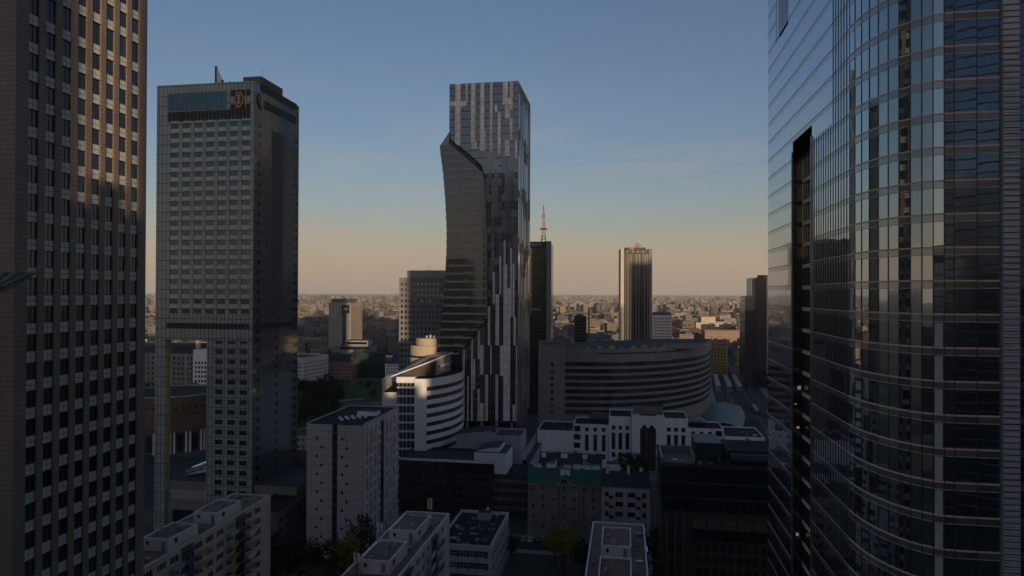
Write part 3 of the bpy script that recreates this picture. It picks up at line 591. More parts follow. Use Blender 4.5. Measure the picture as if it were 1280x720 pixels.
    for (l0, r0, z0), (l1, r1, z1) in zip(P, P[1:]):
        mb.face([(l1, yf, z1), (r1, yf, z1), (r0, yf, z0), (l0, yf, z0)], 'zl_sailglass'); mb.face([(r1, yf, z1), (r1, .1, z1), (r0, .1, z0), (r0, yf, z0)], 'frame_dark'); mb.face([(l1, 16, z1), (l1, yf, z1), (l0, yf, z0), (l0, 16, z0)], 'zl_sailglass')
    l0, r0, z0 = P[0]; b.build(mb, 'sail_wall')
    k = 0; z = P[0][2] - 4.0
    while z > 45:
        y = 366
        for y_ in [180 + .5 * i for i in range(584)]:
            if b.z(y_, -25, yf) <= z: y = y_; break
        l, r, _ = lev(y); l2, r2, _ = lev(y + 3.5); hh = .95
        if r - l > 1:
            m_ = MB(); m_.face([(l2 - .1, yf - .28, z - hh), (r2, yf - .28, z - hh), (r, yf - .28, z), (l - .1, yf - .28, z)], 'zl_band'); m_.face([(l - .1, yf - .28, z), (r, yf - .28, z), (r, yf, z), (l - .1, yf, z)], 'zl_band')
            m_.face([(l2 - .1, 16, z - hh), (l2 - .1, yf - .28, z - hh), (l - .1, yf - .28, z), (l - .1, 16, z)], 'zl_band'); m_.face([(l2 - .1, yf, z - hh), (r2, yf, z - hh), (r2, yf - .28, z - hh), (l2 - .1, yf - .28, z - hh)], 'frame_dark'); b.build(m_, 'sail_spandrel')
            x = l + rnd.uniform(1, 3)
            while x < r - 3 and r - l > 6:
                w_ = rnd.uniform(2, 6); m_ = MB()
                if rnd.random() < .5: m_.box(x, min(x + w_, r - .5), yf - .5, yf + .02, z - .1, z + .45, 'zl_band'); b.build(m_, 'balcony_front')
                x += w_ + rnd.uniform(1, 5)
        z -= 3.9
    # rim of the sail
    mb = MB(); edge = [lev(y) for y in (180.5, 190, 204, 218)]
    for (l0, r0, z0), (l1, r1, z1) in zip(edge, edge[1:]): mb.beam((r0, yf - .2, z0), (r1, yf - .2, z1), .55, 'frame_grey', 1.1)
    e2 = [lev(y) for y in (218, 240, 260, 300, 330, 360, 398)]
    for (l0, r0, z0), (l1, r1, z1) in zip(e2, e2[1:]): mb.beam((r0, yf - .2, z0), (r1, yf - .2, z1), .45, 'zl_band', .45)
    b.build(mb, 'sail_rim')
    # bevelled top of the sail leaning back to the tower
    l, r, z = P[0]; xt, zt = b.lx(562, 0, 165), b.z(164, -34); mb = MB(); l1, r1, z1 = lev(182.0)
    mb.face([(l1, yf, z1), (r, yf, z), (xt, .1, zt)], 'zl_band'); mb.face([(l1, yf, z1), (xt, .1, zt), (xt, 16, zt), (l1, 16, z1)], 'zl_sunlit')  # sunlit facet: the warm light is put into its colour
    rr = [lev(y) for y in (182.0, 190, 204, 218)]
    for (a0, b0, c0), (a1, b1, c1) in zip(rr, rr[1:]): mb.face([(b0, yf, c0), (b1, yf, c1), (b1 - 1.2, .1, c1 + 5), (b0 - 1.2, .1, c0 + 5)], 'g_black')
    b.build(mb, 'sail_top')
    # base: dark gap with columns
    mb = MB(); mb.box(xl + 1, -1, 2, D - 1, 0, zbot, 'g_black'); b.build(mb, 'base_glazing')
    for i in range(5):
        m_ = MB(); x = xl + 2 + i * 7.4; m_.box(x - .5, x + .5, .3, 1.3, 0, zbot, 'concrete'); b.build(m_, 'column')
    m_ = MB(); xx = b.lx(602, 5, 103); m_.beam((xx - 1.2, 5, top), (xx + 1.4, 5, top + 1.3), .5, 'dark_metal'); m_.box(xx - .3, xx + .3, 4.7, 5.3, top, top + 1, 'dark_metal'); b.build(m_, 'facade_crane')
glass('zl_glass', (.014, .018, .023), .12, (.75, .87, 1), .05); glass('zl_blue', (.115, .14, .18), .07, (.75, .88, 1), .1, fres=.5); glass('zl_blue2', (.08, .1, .13), .07, (.7, .85, 1), .1, fres=.5)
panels('zl_stone_blue', (.2, .215, .24), (.08, .08, .09), 1.4, 3.9, .1, .05, .4); glass('zl_sailglass', (.007, .010, .010), .05, (.8, .92, .95), .05); plain('zl_band', (.27, .28, .285), .45, .8, .15); plain('zl_sunlit', (.3, .22, .15), .6, .8, .2)
sail_tower()
# ================================================================ buildings of the middle ground
def boxpart(b, name, x0, x1, y0, y1, z0, z1, m, top=None, parent=None, kind=None):
    mb = MB(); mb.box(x0, x1, y0, y1, z0, z1, m, top); return mb.build(name, parent or b.o, kind)
def penthouse(b, x0, x1, y0, y1, z, h, wall='offwhite', roof='felt_brown', win=True, seed=0):
    mb = MB(); t = .25; O = [(x0, y0), (x1, y0), (x1, y1), (x0, y1)]; I = [(x0 + t, y0 + t), (x1 - t, y0 + t), (x1 - t, y1 - t), (x0 + t, y1 - t)]
    for i in range(4):
        j = (i + 1) % 4; mb.face([(*O[i], z), (*O[j], z), (*O[j], z + h), (*O[i], z + h)], wall); mb.face([(*O[i], z + h), (*O[j], z + h), (*I[j], z + h), (*I[i], z + h)], 'frame_white'); mb.face([(*I[i], z + h), (*I[j], z + h), (*I[j], z + h - .4), (*I[i], z + h - .4)], wall)
    mb.face([(*p, z + h - .4) for p in I], roof); o = mb.build('penthouse', b.o)
    if win:
        w = MB(); w.box(x0 + 1, x0 + 1.6, y0 - .05, y0, z + h * .45, z + h * .75, 'g_dark'); w.build('small_window', o)
        w = MB(); w.box(x1 - 1.6, x1 - .8, y0 - .05, y0, z + .02, z + h * .8, 'frame_grey'); w.build('door', o)
        w = MB(); w.box(x1, x1 + .05, y0 + 2, y0 + 3, z + h * .4, z + h * .8, 'g_dark'); w.build('small_window', o)
    rnd = random.Random(seed)
    for i in range(4):
        w = MB(); xx, yy = rnd.uniform(x0 + 1, x1 - 1), rnd.uniform(y0 + 1, y1 - 1); w.box(xx - .25, xx + .25, yy - .6, yy + .6, z + h - .4, z + h + rnd.uniform(.1, .5), 'concrete'); w.build('chimney_block', o)
# ---- eleven-storey slabs whose roofs rise into the bottom of the frame
def slabblock(label, px, py, Y, wd, ln, seed, boxes, balc, wallm, ends, grp='slab blocks with rooftop huts'):
    p = at(px, py, Y); b = B('apartment_slab', label, 'apartment block', p.x, p.y, GRID, grp); h = p.z; rnd = random.Random(seed)
    mb = MB(); n = 15; p_ = (ln - 4.5) / n; us = []; rec = 5
    us = [(p_ * i + .6, p_ * i + p_ - .6) for i in range(n)]; zs = [(h - 2.9 - 2.8 * i, h - 1.35 - 2.8 * i) for i in range(11)][::-1]
    hs, an = facade(mb, (0, -ln), (0, 0), 0, h, us, zs, .22, wallm)
    facade(mb, (0, 0), (-wd, 0), 0, h, [], [], 0, wallm); facade(mb, (-wd, 0), (-wd, -ln), 0, h, [], [], 0, wallm); facade(mb, (-wd, -ln), (0, -ln), 0, h, [], [], 0, wallm)
    t, zi = .3, h - .55; O = [(-wd, -ln), (0, -ln), (0, 0), (-wd, 0)]; I = [(-wd + t, -ln + t), (-t, -ln + t), (-t, -t), (-wd + t, -t)]
    for i in range(4): j = (i + 1) % 4; mb.face([(*O[i], h), (*O[j], h), (*I[j], h), (*I[i], h)], 'frame_white'); mb.face([(*I[i], h), (*I[j], h), (*I[j], zi), (*I[i], zi)], wallm)
    b.build(mb, 'wall'); mb = MB(); mb.face([(*q, zi) for q in I], 'felt_brown'); b.build(mb, 'roof')
    vis = [q for q in hs if q[0][1] > -ln + 14]
    windows(b, vis, an, 3, 1, 'frame_white', 'g_house')
    windows(b, [q for q in hs if q not in vis], an, 3, 1, 'frame_white', 'g_house', ind=False)
    for i in range(n):
        y0, y1 = -ln + us[i][0], -ln + us[i][1]
        if i % 5 == 2:
            boxpart(b, 'stair_bay', -.02, .35, y0 - .4, y1 + .4, 0, h - .6, 'g_stair')
            for k in range(11): boxpart(b, 'stair_ledge', .3, .42, y0 - .4, y1 + .4, h - 1.2 - 2.8 * k, h - 1.0 - 2.8 * k, 'frame_grey')
        elif i % 5 in (1, 3) and balc:
            for k in range(11):
                if y0 > -ln + 10: 
                    z0 = h - 3.9 - 2.8 * k; mm = rnd.choice(balc); o = boxpart(b, 'balcony', .0, 1.15, y0 - .3, y1 + .3, z0 - .15, z0, 'concrete'); boxpart(b, 'balcony_front', 1.05, 1.15, y0 - .3, y1 + .3, z0 + .003, z0 + 1.0, mm, parent=o)
        elif rnd.random() < .75:
            boxpart(b, 'wall_strip', .0, .06, y0 - .5, y1 + .5, 0, h - .7, rnd.choice(ends)) if False else None
    for bx in boxes: penthouse(b, *bx, zi, 2.7, seed=seed + len(boxes))
    roofbits(b, -wd + 1, -1.2, -ln * .75, -1.5, zi, 14, seed)
    return b, h, zi
glass('g_stair', (.03, .036, .04), .14); glass('g_portal', (.012, .018, .03), .14, (.7, .85, 1)); glass('pale_glass', (.12, .13, .135), .3, (.8, .95, 1), .1); glass('pale_glass2', (.1, .11, .125), .25, (.8, .9, 1), .1)
s1, h1, z1 = slabblock('grey apartment slab with yellow and orange balcony fronts beside the hotel', 338.4, 619, 183, 11, 66, 3, [(-7.6, -1.4, -22, -12), (-7.6, -1.4, -39.5, -29.5)], ['yellow_board', 'yellow_board', 'orange_board', 'concrete', 'offwhite'], 'beige', ['cream', 'concrete'])
for y in (-5, -24, -41): mast(s1, -6.5, y, z1, 2.6)
s2, h2, z2 = slabblock('pale apartment slab whose roof huts carry antenna masts', 562, 641.5, 168, 11, 62, 4, [(-8.6, -2.4, -19.5, -9), (-8.6, -2.4, -36.5, -25.5)], ['offwhite', 'concrete', 'concrete_dark'], 'offwhite', ['concrete'])
mast(s2, -1.9, -10.5, z2, 7.2, panel=True, dish=True); mast(s2, -5.6, -33, z2 + 2.7, 6.2, panel=True, dish=True); mast(s2, -8.5, -38, z2, 4.5, panel=True); mast(s2, -7.4, -38.5, z2, 4.5, panel=True)
for i in range(6): mast(s2, -7.8 + i * 1.1, -9.5, z2 + 2.3, 1.3)
s3, h3, z3 = slabblock('brown-roofed apartment slab with two white roof huts facing the green-roofed tenement', 805.4, 655, 160.5, 12, 62, 5, [(-9.3, -3.2, -21, -9.5), (-9.3, -3.2, -41, -27)], ['offwhite', 'concrete'], 'offwhite', ['concrete'])
# ---- white apartment tower with the dark stair slot
def flat_tower():
    p = at(454, 532, 224); b = B('apartment_tower', 'pale concrete apartment tower with a dark stair slot down its blank gable', 'apartment block', p.x, p.y)
    w, d, h = 19.7, 35.5, p.z; mb = MB(); xs0, xs1 = b.lx(414.5, 0, 600), b.lx(421.5, 0, 600)
    zs = [(h - 5.2 - 2.95 * i, h - 4.3 - 2.95 * i) for i in range(14)]
    # gable in two halves round the slot; small square windows alternate between two columns
    for (a, c, u0, u1) in ((-w, xs0, 5.3, 3.6), (xs1, 0, 1.6, 3.2)):
        zc = 0
        for i, (za, zb) in enumerate(zs[::-1]):
            u = u0 if i % 2 else u1; L = c - a; u = (L - u) if a == -w else u
            hs, an = facade(mb, (a, 0), (c, 0), zc, zb, [(u - .45, u + .45)], [(za, zb)], .25, 'block_panel'); zc = zb; windows(b, hs, an, 1, 1, 'frame_dark', 'g_dark')
        facade(mb, (a, 0), (c, 0), zc, h, [], [], 0, 'block_panel')
    mb.face([(xs0, 1.2, 0), (xs1, 1.2, 0), (xs1, 1.2, h), (xs0, 1.2, h)], 'g_black'); mb.face([(xs0, 0, 0), (xs0, 1.2, 0), (xs0, 1.2, h), (xs0, 0, h)], 'block_panel'); mb.face([(xs1, 1.2, 0), (xs1, 0, 0), (xs1, 0, h), (xs1, 1.2, h)], 'block_panel')
    zz_ = [(h - 4.7 - 2.95 * i, h - 2.9 - 2.95 * i) for i in range(14)][::-1]; us = cols(d, 9, 2.5, .6)
    hs, an = facade(mb, (0, 0), (0, d), 0, h, us, zz_, .5, 'block_panel'); facade(mb, (0, d), (-w, d), 0, h, [], [], 0, 'block_panel'); facade(mb, (-w, d), (-w, 0), 0, h, [], [], 0, 'block_panel'); b.build(mb, 'wall')
    windows(b, hs, an, 3, 1, 'frame_white', 'g_house')
    for i in range(15): boxpart(b, 'stair_landing', xs0, xs1, .5, 1.15, h - 2.95 * i - 3.2, h - 2.95 * i - 2.9, 'concrete_dark')
    for i, (u0, u1) in enumerate(us):
        if i == 4: boxpart(b, 'stair_bay', .0, .12, u0 - .2, u1 + .2, 0, h - 1.5, 'g_black'); continue
        for k, (za, zb) in enumerate(zz_): boxpart(b, 'balcony_front', .0, .55, u0 + (.9 if (i + k) % 2 else 0), u1, za - 1.0, za - .02, 'offwhite' if (i * 3 + k) % 4 else 'concrete')
        boxpart(b, 'pilaster', .0, .6, u0 - .5, u0 - .25, 0, h - .4, 'white_render')
    O = [(-w, 0), (0, 0), (0, d), (-w, d)]; mb = MB(); mb.face([(*q, h - .02) for q in ((-w + .3, 1.25), (-.3, 1.25), (-.3, d - .3), (-w + .3, d - .3))], 'felt'); b.build(mb, 'roof')
    for (a0, a1, c0, c1) in ((-w, 0, d - .3, d), (-w, -w + .3, 0, d), (-.3, 0, 0, d)): boxpart(b, 'parapet', a0, a1, c0, c1, h + .003, h + .5, 'block_panel')
    for i in range(6): boxpart(b, 'skylight', -13 + i * 1.5, -12.2 + i * 1.5, 10 + i * 1.6, 11 + i * 1.6, h, h + .6, 'white_render')
    for i in range(5): boxpart(b, 'skylight', -11 + i * 1.5, -10.2 + i * 1.5, 7 + i * 1.6, 8 + i * 1.6, h, h + .6, 'white_render')
    boxpart(b, 'lift_hut', -9, -2, 17, 21, h, h + 1.5, 'white_render', 'felt_grey')
flat_tower()
# ---- white office with the curved, banded end and the sloping wing roof
def curved_office():
    p = at(533.5, 475, 290); b = B('curved_office', 'white office with curved ribbon-window flank, blank prow wall and sloping wing roof', 'office building', p.x, p.y, 0)
    h = p.z; q = at(580, 460, 326); ex, ey = q.x - p.x, q.y - p.y; n = 14; arc = []
    for i in range(n + 1):
        t = i / n; bul = 4.2 * 4 * t * (1 - t); L = math.hypot(ex, ey); arc.append((ex * t + bul * ey / L, ey * t - bul * ex / L))
    zb = b.z(573, 0, 0); pit = (b.z(475) - zb - 3) / 8
    # solid white bands and window strips alternate
    for k in range(9):
        z0 = zb + pit * k; mb = MB(); z1 = z0 + pit * (.52 if k < 8 else .9)
        for a, c in zip(arc, arc[1:]): mb.face([(a[0], a[1], z0), (c[0], c[1], z0), (c[0], c[1], z1), (a[0], a[1], z1)], 'white_render'); mb.face([(a[0], a[1], z1), (c[0], c[1], z1), (c[0] - .4, c[1] + .05, z1), (a[0] - .4, a[1] + .05, z1)], 'white_render')
        b.build(mb, 'band')
        if k < 8:
            for a, c in zip(arc, arc[1:]):
                A, C = Vector((a[0] - .35, a[1])), Vector((c[0] - .35, c[1])); d = C - A; put('window', winmesh(d.length - .06, pit * .48, 2, 1, 'frame_grey', 'g_dark'), b.o, ((A.x + C.x) / 2, (A.y + C.y) / 2, z1 + pit * .24), math.atan2(d.y, d.x))
    hb = zb + pit * 8.9
    xw = at(518.5, 500, 291).x - p.x; xg = at(498, 500, 296).x - p.x; xf = at(481, 500, 300).x - p.x; D = 34
    boxpart(b, 'prow_wall', xw, 0, 0, 1.2, zb - 2, hb, 'white_render')
    mb = MB(); mb.face([(xw, 1, hb - .5)] + [(a[0] - .3, a[1], hb - .5) for a in arc] + [(xw, D + 2, hb - .5)], 'felt'); b.build(mb, 'roof')
    boxpart(b, 'glazed_stair', xg, xw, 2.5, 20, 0, hb - 2, 'g_black', 'felt')
    for k in range(11): boxpart(b, 'floor_slab', xg, xw - .02, 1.6, 2.6, zb - 8 + pit * k * .99, zb - 7.3 + pit * k * .99, 'white_render')
    boxpart(b, 'glass_head', xg - .1, xw - .05, 1.4, 6, hb - 1.9, hb + .6, 'white_render')
    for i in range(4): boxpart(b, 'stair_mullion', xg + .7 + i * 1.7, xg + .85 + i * 1.7, 2.3, 2.48, zb, hb - 2, 'frame_white')
    boxpart(b, 'side_block', xf, xg - .05, 4, 26, 0, at(489, 487, 302).z, 'white_render', 'felt')
    boxpart(b, 'terrace_parapet', xf, xf + .4, 4, 26, at(489, 487, 302).z + .003, at(489, 470, 304).z, 'white_render')
    boxpart(b, 'body', xw, -.6, 1.25, D, 0, hb - .55, 'concrete_dark')
    # penthouse under the wing
    def pt(px, py, Y): v = at(px, py, Y); return (v.x - p.x, v.y - p.y, v.z)
    f0, f1, f2, f3 = pt(503, 462, 302), pt(545, 449, 306), pt(563, 440, 326), pt(563, 459, 326)
    mb = MB(); g0 = (f0[0], f0[1], hb - .5); g1 = (f1[0], f1[1], hb - .5); g2 = (f2[0], f2[1], hb - .5)
    mb.face([g0, g1, f1, f0], 'louvre'); mb.face([g1, g2, f2, f1], 'concrete'); mb.face([g2, (f0[0], 40, hb - .5), (f0[0], 40, f0[2]), f2], 'concrete'); b.build(mb, 'penthouse')
    w0, w1, w2, w3 = pt(489, 470, 296), pt(543, 449.5, 302), pt(566, 439.5, 322), pt(536, 444, 330); mb = MB()
    T = [w0, w1, w2, w3]; U = [(x, y, z - .5) for x, y, z in T]; mb.face(T, 'metal'); mb.face(U[::-1], 'concrete_dark')
    for i in range(4): mb.face([U[i], U[(i + 1) % 4], T[(i + 1) % 4], T[i]], 'white_render')
    b.build(mb, 'wing_roof')
    for i in range(9):
        t = (i + .5) / 9; a = [w0[j] + (w2[j] - w0[j]) * t for j in range(3)]; c = [w0[j] + (w3[j] - w0[j]) * t for j in range(3)]; mb = MB(); mb.beam((a[0], a[1], a[2] + .1), (c[0], c[1], c[2] + .1), .3, 'frame_grey'); b.build(mb, 'roof_rib')
    d = Vector((f2[0] - f1[0], f2[1] - f1[1])); an = math.atan2(d.y, d.x); mm = (f1[0] + d.x * .2 + .15, f1[1] + d.y * .2, hb + 3.1)
    mb = MB(); mb.box(-.9, .9, -.3, 0, -.8, .8, 'red_paint'); o = b.build(mb, 'red_sign'); o.location = mm; o.rotation_euler = (0, 0, an)
    mb = MB(); mb.box(0, d.length * .55, -.25, 0, -.55, .55, 'frame_white'); o = b.build(mb, 'sign_board'); o.location = (mm[0] + d.x * .1, mm[1] + d.y * .1, mm[2] + .2); o.rotation_euler = (0, 0, an)
curved_office()
# ---- sunlit rounded terraces behind it
def terraces():
    p = at(539, 445, 338); b = B('terraced_house', 'cream building with rounded stepped terraces behind the wing roof', 'office building', p.x, p.y, 0)
    def drum(name, cx, cy, r, z0, z1, a0, a1, m):
        mb = MB(); n = 16; P = [(cx + r * math.cos(a0 + (a1 - a0) * i / n), cy + r * math.sin(a0 + (a1 - a0) * i / n)) for i in range(n + 1)]
        mb.prism(P + [(cx, cy + r * .3)], z0, z1, m, 'felt_grey'); return b.build(mb, name)
    z = lambda y: at(530, y, 338).z
    drum('top_terrace', -1, 6, 7.4, z(437.5), z(423), R(192), R(300), 'cream'); drum('middle_terrace', -1.8, 6, 9.4, z(444.5), z(432), R(190), R(305), 'cream'); drum('recess', -1.8, 6, 8.4, z(448), z(444), R(190), R(305), 'g_dark'); drum('lower_terrace', -1.8, 6, 9.6, z(455), z(447.2), R(190), R(305), 'cream'); drum('body', -1.8, 6, 8.6, 0, z(455), R(185), R(310), 'offwhite')
    for i in range(3): boxpart(b, 'roof_unit', -3 + i * 1.8, -2 + i * 1.8, 2.5, 4, z(423), z(423) + 1.2 + .4 * (i % 2), 'metal')
terraces()
# ---- grey office tower with rows of square windows
p = at(499, 347, 460); b = B('grid_office_tower', 'grey office tower with even rows of small square windows and a set-back top', 'tower', p.x, p.y); ht = p.z
sp = dict(us=[(1.2 + 2.75 * i, 2.7 + 2.75 * i) for i in range(14)], zs=[(ht - 5.4 - 3.72 * i, ht - 3.5 - 3.72 * i) for i in range(17)][::-1], dep=.35, nx=1, frame='frame_dark', g='g_black')
shell(b, 0, 40, 26, ht, 'concrete_mid', 'felt', front=sp) if 'concrete_mid' in MATS else (plain('concrete_mid', (.2, .2, .207), .8, .5, .2, streak=True), shell(b, 0, 40, 26, ht, 'concrete_mid', 'felt', front=sp))
boxpart(b, 'upper_storey', 4.5, 40, 3, 22, ht - .9, b.z(338, 15, 3), 'concrete', 'felt'); zt = b.z(338, 15, 3)
for x, hh in ((8, 1), (17, 2.5), (18.5, 4), (20, 2.2), (27, 1.3), (31, 3.2)): mast(b, x, 8, zt, hh)
# ---- slab tower with the warm, sunlit flank far behind
p = at(438.3, 378.5, 900); b = B('striped_slab_tower', 'distant slab tower with grey vertical ribs and a dark square sign', 'tower', p.x, p.y); ht = p.z; wx = b.lx(411)
plain('orange_sunlit', (.36, .24, .14), .6, .5, .2)  # low sun on the right flank, put into this orange
boxpart(b, 'wall', wx, 0, 0, 40, 0, ht, 'concrete', 'felt')
for i in range(15):
    x = wx + .5 + (-wx - 1) * i / 14
    if not .62 < (x - wx) / -wx < .82: boxpart(b, 'rib', x - .35, x + .35, -.6, .02, 0, ht - .6, 'frame_grey' if i % 2 else 'concrete')
boxpart(b, 'dark_strip', wx * .38, wx * .2, -.2, .02, 0, ht - 14.5, 'g_black'); boxpart(b, 'square_sign', wx * .41, wx * .05, -.9, .02, ht - 14, ht - 3, 'louvre'); boxpart(b, 'sign_mark', wx * .3, wx * .14, -1.0, -.88, ht - 9.8, ht - 6.6, 'concrete')
for k in range(19): boxpart(b, 'balcony_band', -.02, .7, .5, 39.5, 2 + 3.6 * k, 3.6 + 3.6 * k, 'orange_sunlit')
boxpart(b, 'plant_storey', wx + 2, -3, 3, 30, ht, ht + 5, 'concrete_dark', 'felt')
for x in (-25, -21.5, -15.5, -9, -4.5, -2): mast(b, x, 8, ht, 17)
# ---- dark glass hotel tower with the red-and-white mast
def dark_hotel():
    p = at(684.5, 302, 500); b = B('dark_glass_tower', 'dark olive glass tower with white roof lettering and a red-and-white mast', 'tower', p.x, p.y); h = p.z
    boxpart(b, 'wall', -34, 0, 0, 38, 0, h, 'g_olive', 'felt')
    mb = MB(); z = 3
    while z < h - 8: mb.box(-34, .03, -.08, 38, z, z + .5, 'frame_dark'); z += 3.4
    b.build(mb, 'floor_line', 'stuff'); boxpart(b, 'corner_pier', -.7, 2.4, -.5, 4, 0, h + .3, 'concrete_mid'); boxpart(b, 'side_glass', .03, .4, 4, 36, 0, h - .5, 'g_black')
    boxpart(b, 'sign_band', -34, -.75, -.4, .02, h - 4.6, h, 'louvre'); x0 = b.lx(669, 0, 305); textmesh(b, 'MARRIOTT', 2.5, (x0 - 1.5, -.5, h - 2.3), R(90), 0, 'sign_white')
    z = b.z(387, -8); boxpart(b, 'lower_sign_band', -30, b.lx(678, 0, 387), -.3, .02, z - 1.5, z + 1.5, 'louvre'); textmesh(b, 'SAMSUNG', 2.7, (b.lx(677.5, 0, 387) - 7.2, -.4, z), R(90), 0, 'sign_white')
    boxpart(b, 'round_sign', .4, .8, 8, 14, h - 6, h - 1.5, 'concrete')
    x = b.lx(679.5, 14, 280); o = None; z0 = h
    for i, (hh, w, m) in enumerate(((6, 1.7, 'red_paint'), (4.5, 1.15, 'frame_grey'), (5, .85, 'red_paint'), (3.5, .7, 'frame_grey'), (3, 1.0, 'red_paint'), (3, .4, 'frame_grey'), (3, .25, 'red_paint'))):
        mb = MB(); w2 = w * .7
        for sx in (-1, 1):
            for sy in (-1, 1): mb.beam((x + sx * w, 14 + sy * w, z0), (x + sx * w2, 14 + sy * w2, z0 + hh), .4, m)
        for k in range(3): zz = z0 + hh * (k + .5) / 3; mb.box(x - w * .85, x + w * .85, 14 - w * .85, 14 + w * .85, zz - .15, zz + .15, m)
        b.build(mb, 'mast_section'); z0 += hh
        if i == 1: boxpart(b, 'mast_platform', x - 2.6, x + 2.6, 11.5, 16.5, z0 - .3, z0 + .5, 'dark_metal')
    boxpart(b, 'mast_tip', x - .1, x + .1, 13.9, 14.1, z0, z0 + 6, 'metal')
plain('sign_white', (.55, .55, .55), .6, 1, .1)
dark_hotel()
# ---- ribbed hotel tower standing alone
def ribbed():
    p = at(776, 311, 700); b = B('ribbed_hotel_tower', 'lone tower with white vertical ribs over dark glass and a rooftop aerial', 'tower', p.x, p.y, -4); h = p.z; w = b.lx(815)
    boxpart(b, 'wall', 1.5, w - 1.5, .8, 24, 0, h - 1.5, 'g_ribbed', 'felt')
    boxpart(b, 'end_wall', 0, 3.2, 0, 24, 0, h, 'beige'); boxpart(b, 'end_wall', w - 3.2, w, 0, 24, 0, h, 'concrete_mid')
    for i in range(9): x = 3.2 + (w - 6.4) * (i + .5) / 9; boxpart(b, 'rib', x - .32, x + .32, .1, .82, 0, h - 5.5, 'frame_grey' if i % 3 else 'concrete_dark')
    boxpart(b, 'sign_band', 3.2, w - 3.2, .3, .85, h - 5, h - 1, 'louvre')
    for i in range(8): boxpart(b, 'sign_letter', 6 + i * 2.7, 7.4 + i * 2.7, .1, .3, h - 4, h - 2, 'louvre2' if i % 2 else 'frame_grey')
    boxpart(b, 'plant_room', 5, w - 6, 4, 18, h - 1.5, h + 1.6, 'louvre'); boxpart(b, 'red_sign', 9, 14, 3.7, 4, h - .8, h + 1.8, 'red_paint')
    boxpart(b, 'aerial_base', w * .52, w * .62, 7, 10, h + 1.6, h + 7, 'dark_metal'); mast(b, w * .6, 8, h + 7, 7); boxpart(b, 'aerial_ring', w * .46, w * .68, 6, 11, h + 3.6, h + 4.2, 'red_paint')
plain('louvre2', (.09, .08, .08), .6, 1, .2); glass('g_ribbed', (.014, .013, .012), .12, (1, .95, .9), .05)
ribbed()
# ---- navy tower by the avenue
p = at(944, 347, 640); b = B('navy_glass_tower', 'dark navy glass tower with lighter framed box on its shoulder', 'tower', p.x, p.y, -4); h = p.z; xl = b.lx(931.5)
boxpart(b, 'wall', 0, 34, 0, 30, 0, h, 'g_navy', 'felt'); boxpart(b, 'shoulder', xl, -.02, 1, 20, 0, b.z(388, xl, 1), 'g_navy', 'felt')
for k in range(3): boxpart(b, 'framed_box', xl, -.02, .6, 16, b.z(388 - 6 * k, xl, 1) + .05, b.z(388 - 6 * (k + 1), xl, 1) - .5, 'pale_glass'); boxpart(b, 'slab_edge', xl - .3, -.02, .4, 16, b.z(388 - 6 * (k + 1), xl, 1) - .45, b.z(388 - 6 * (k + 1), xl, 1), 'concrete_dark')
for k in range(3): boxpart(b, 'frame_cell', b.lx(940), -.02, .6, 4, b.z(369.5 - 7 * k, 0) + .2, b.z(369.5 - 7 * (k + 1), 0), 'pale_glass2')
boxpart(b, 'roof_plant', 6, 15, 5, 15, h, h + 2.5, 'louvre')

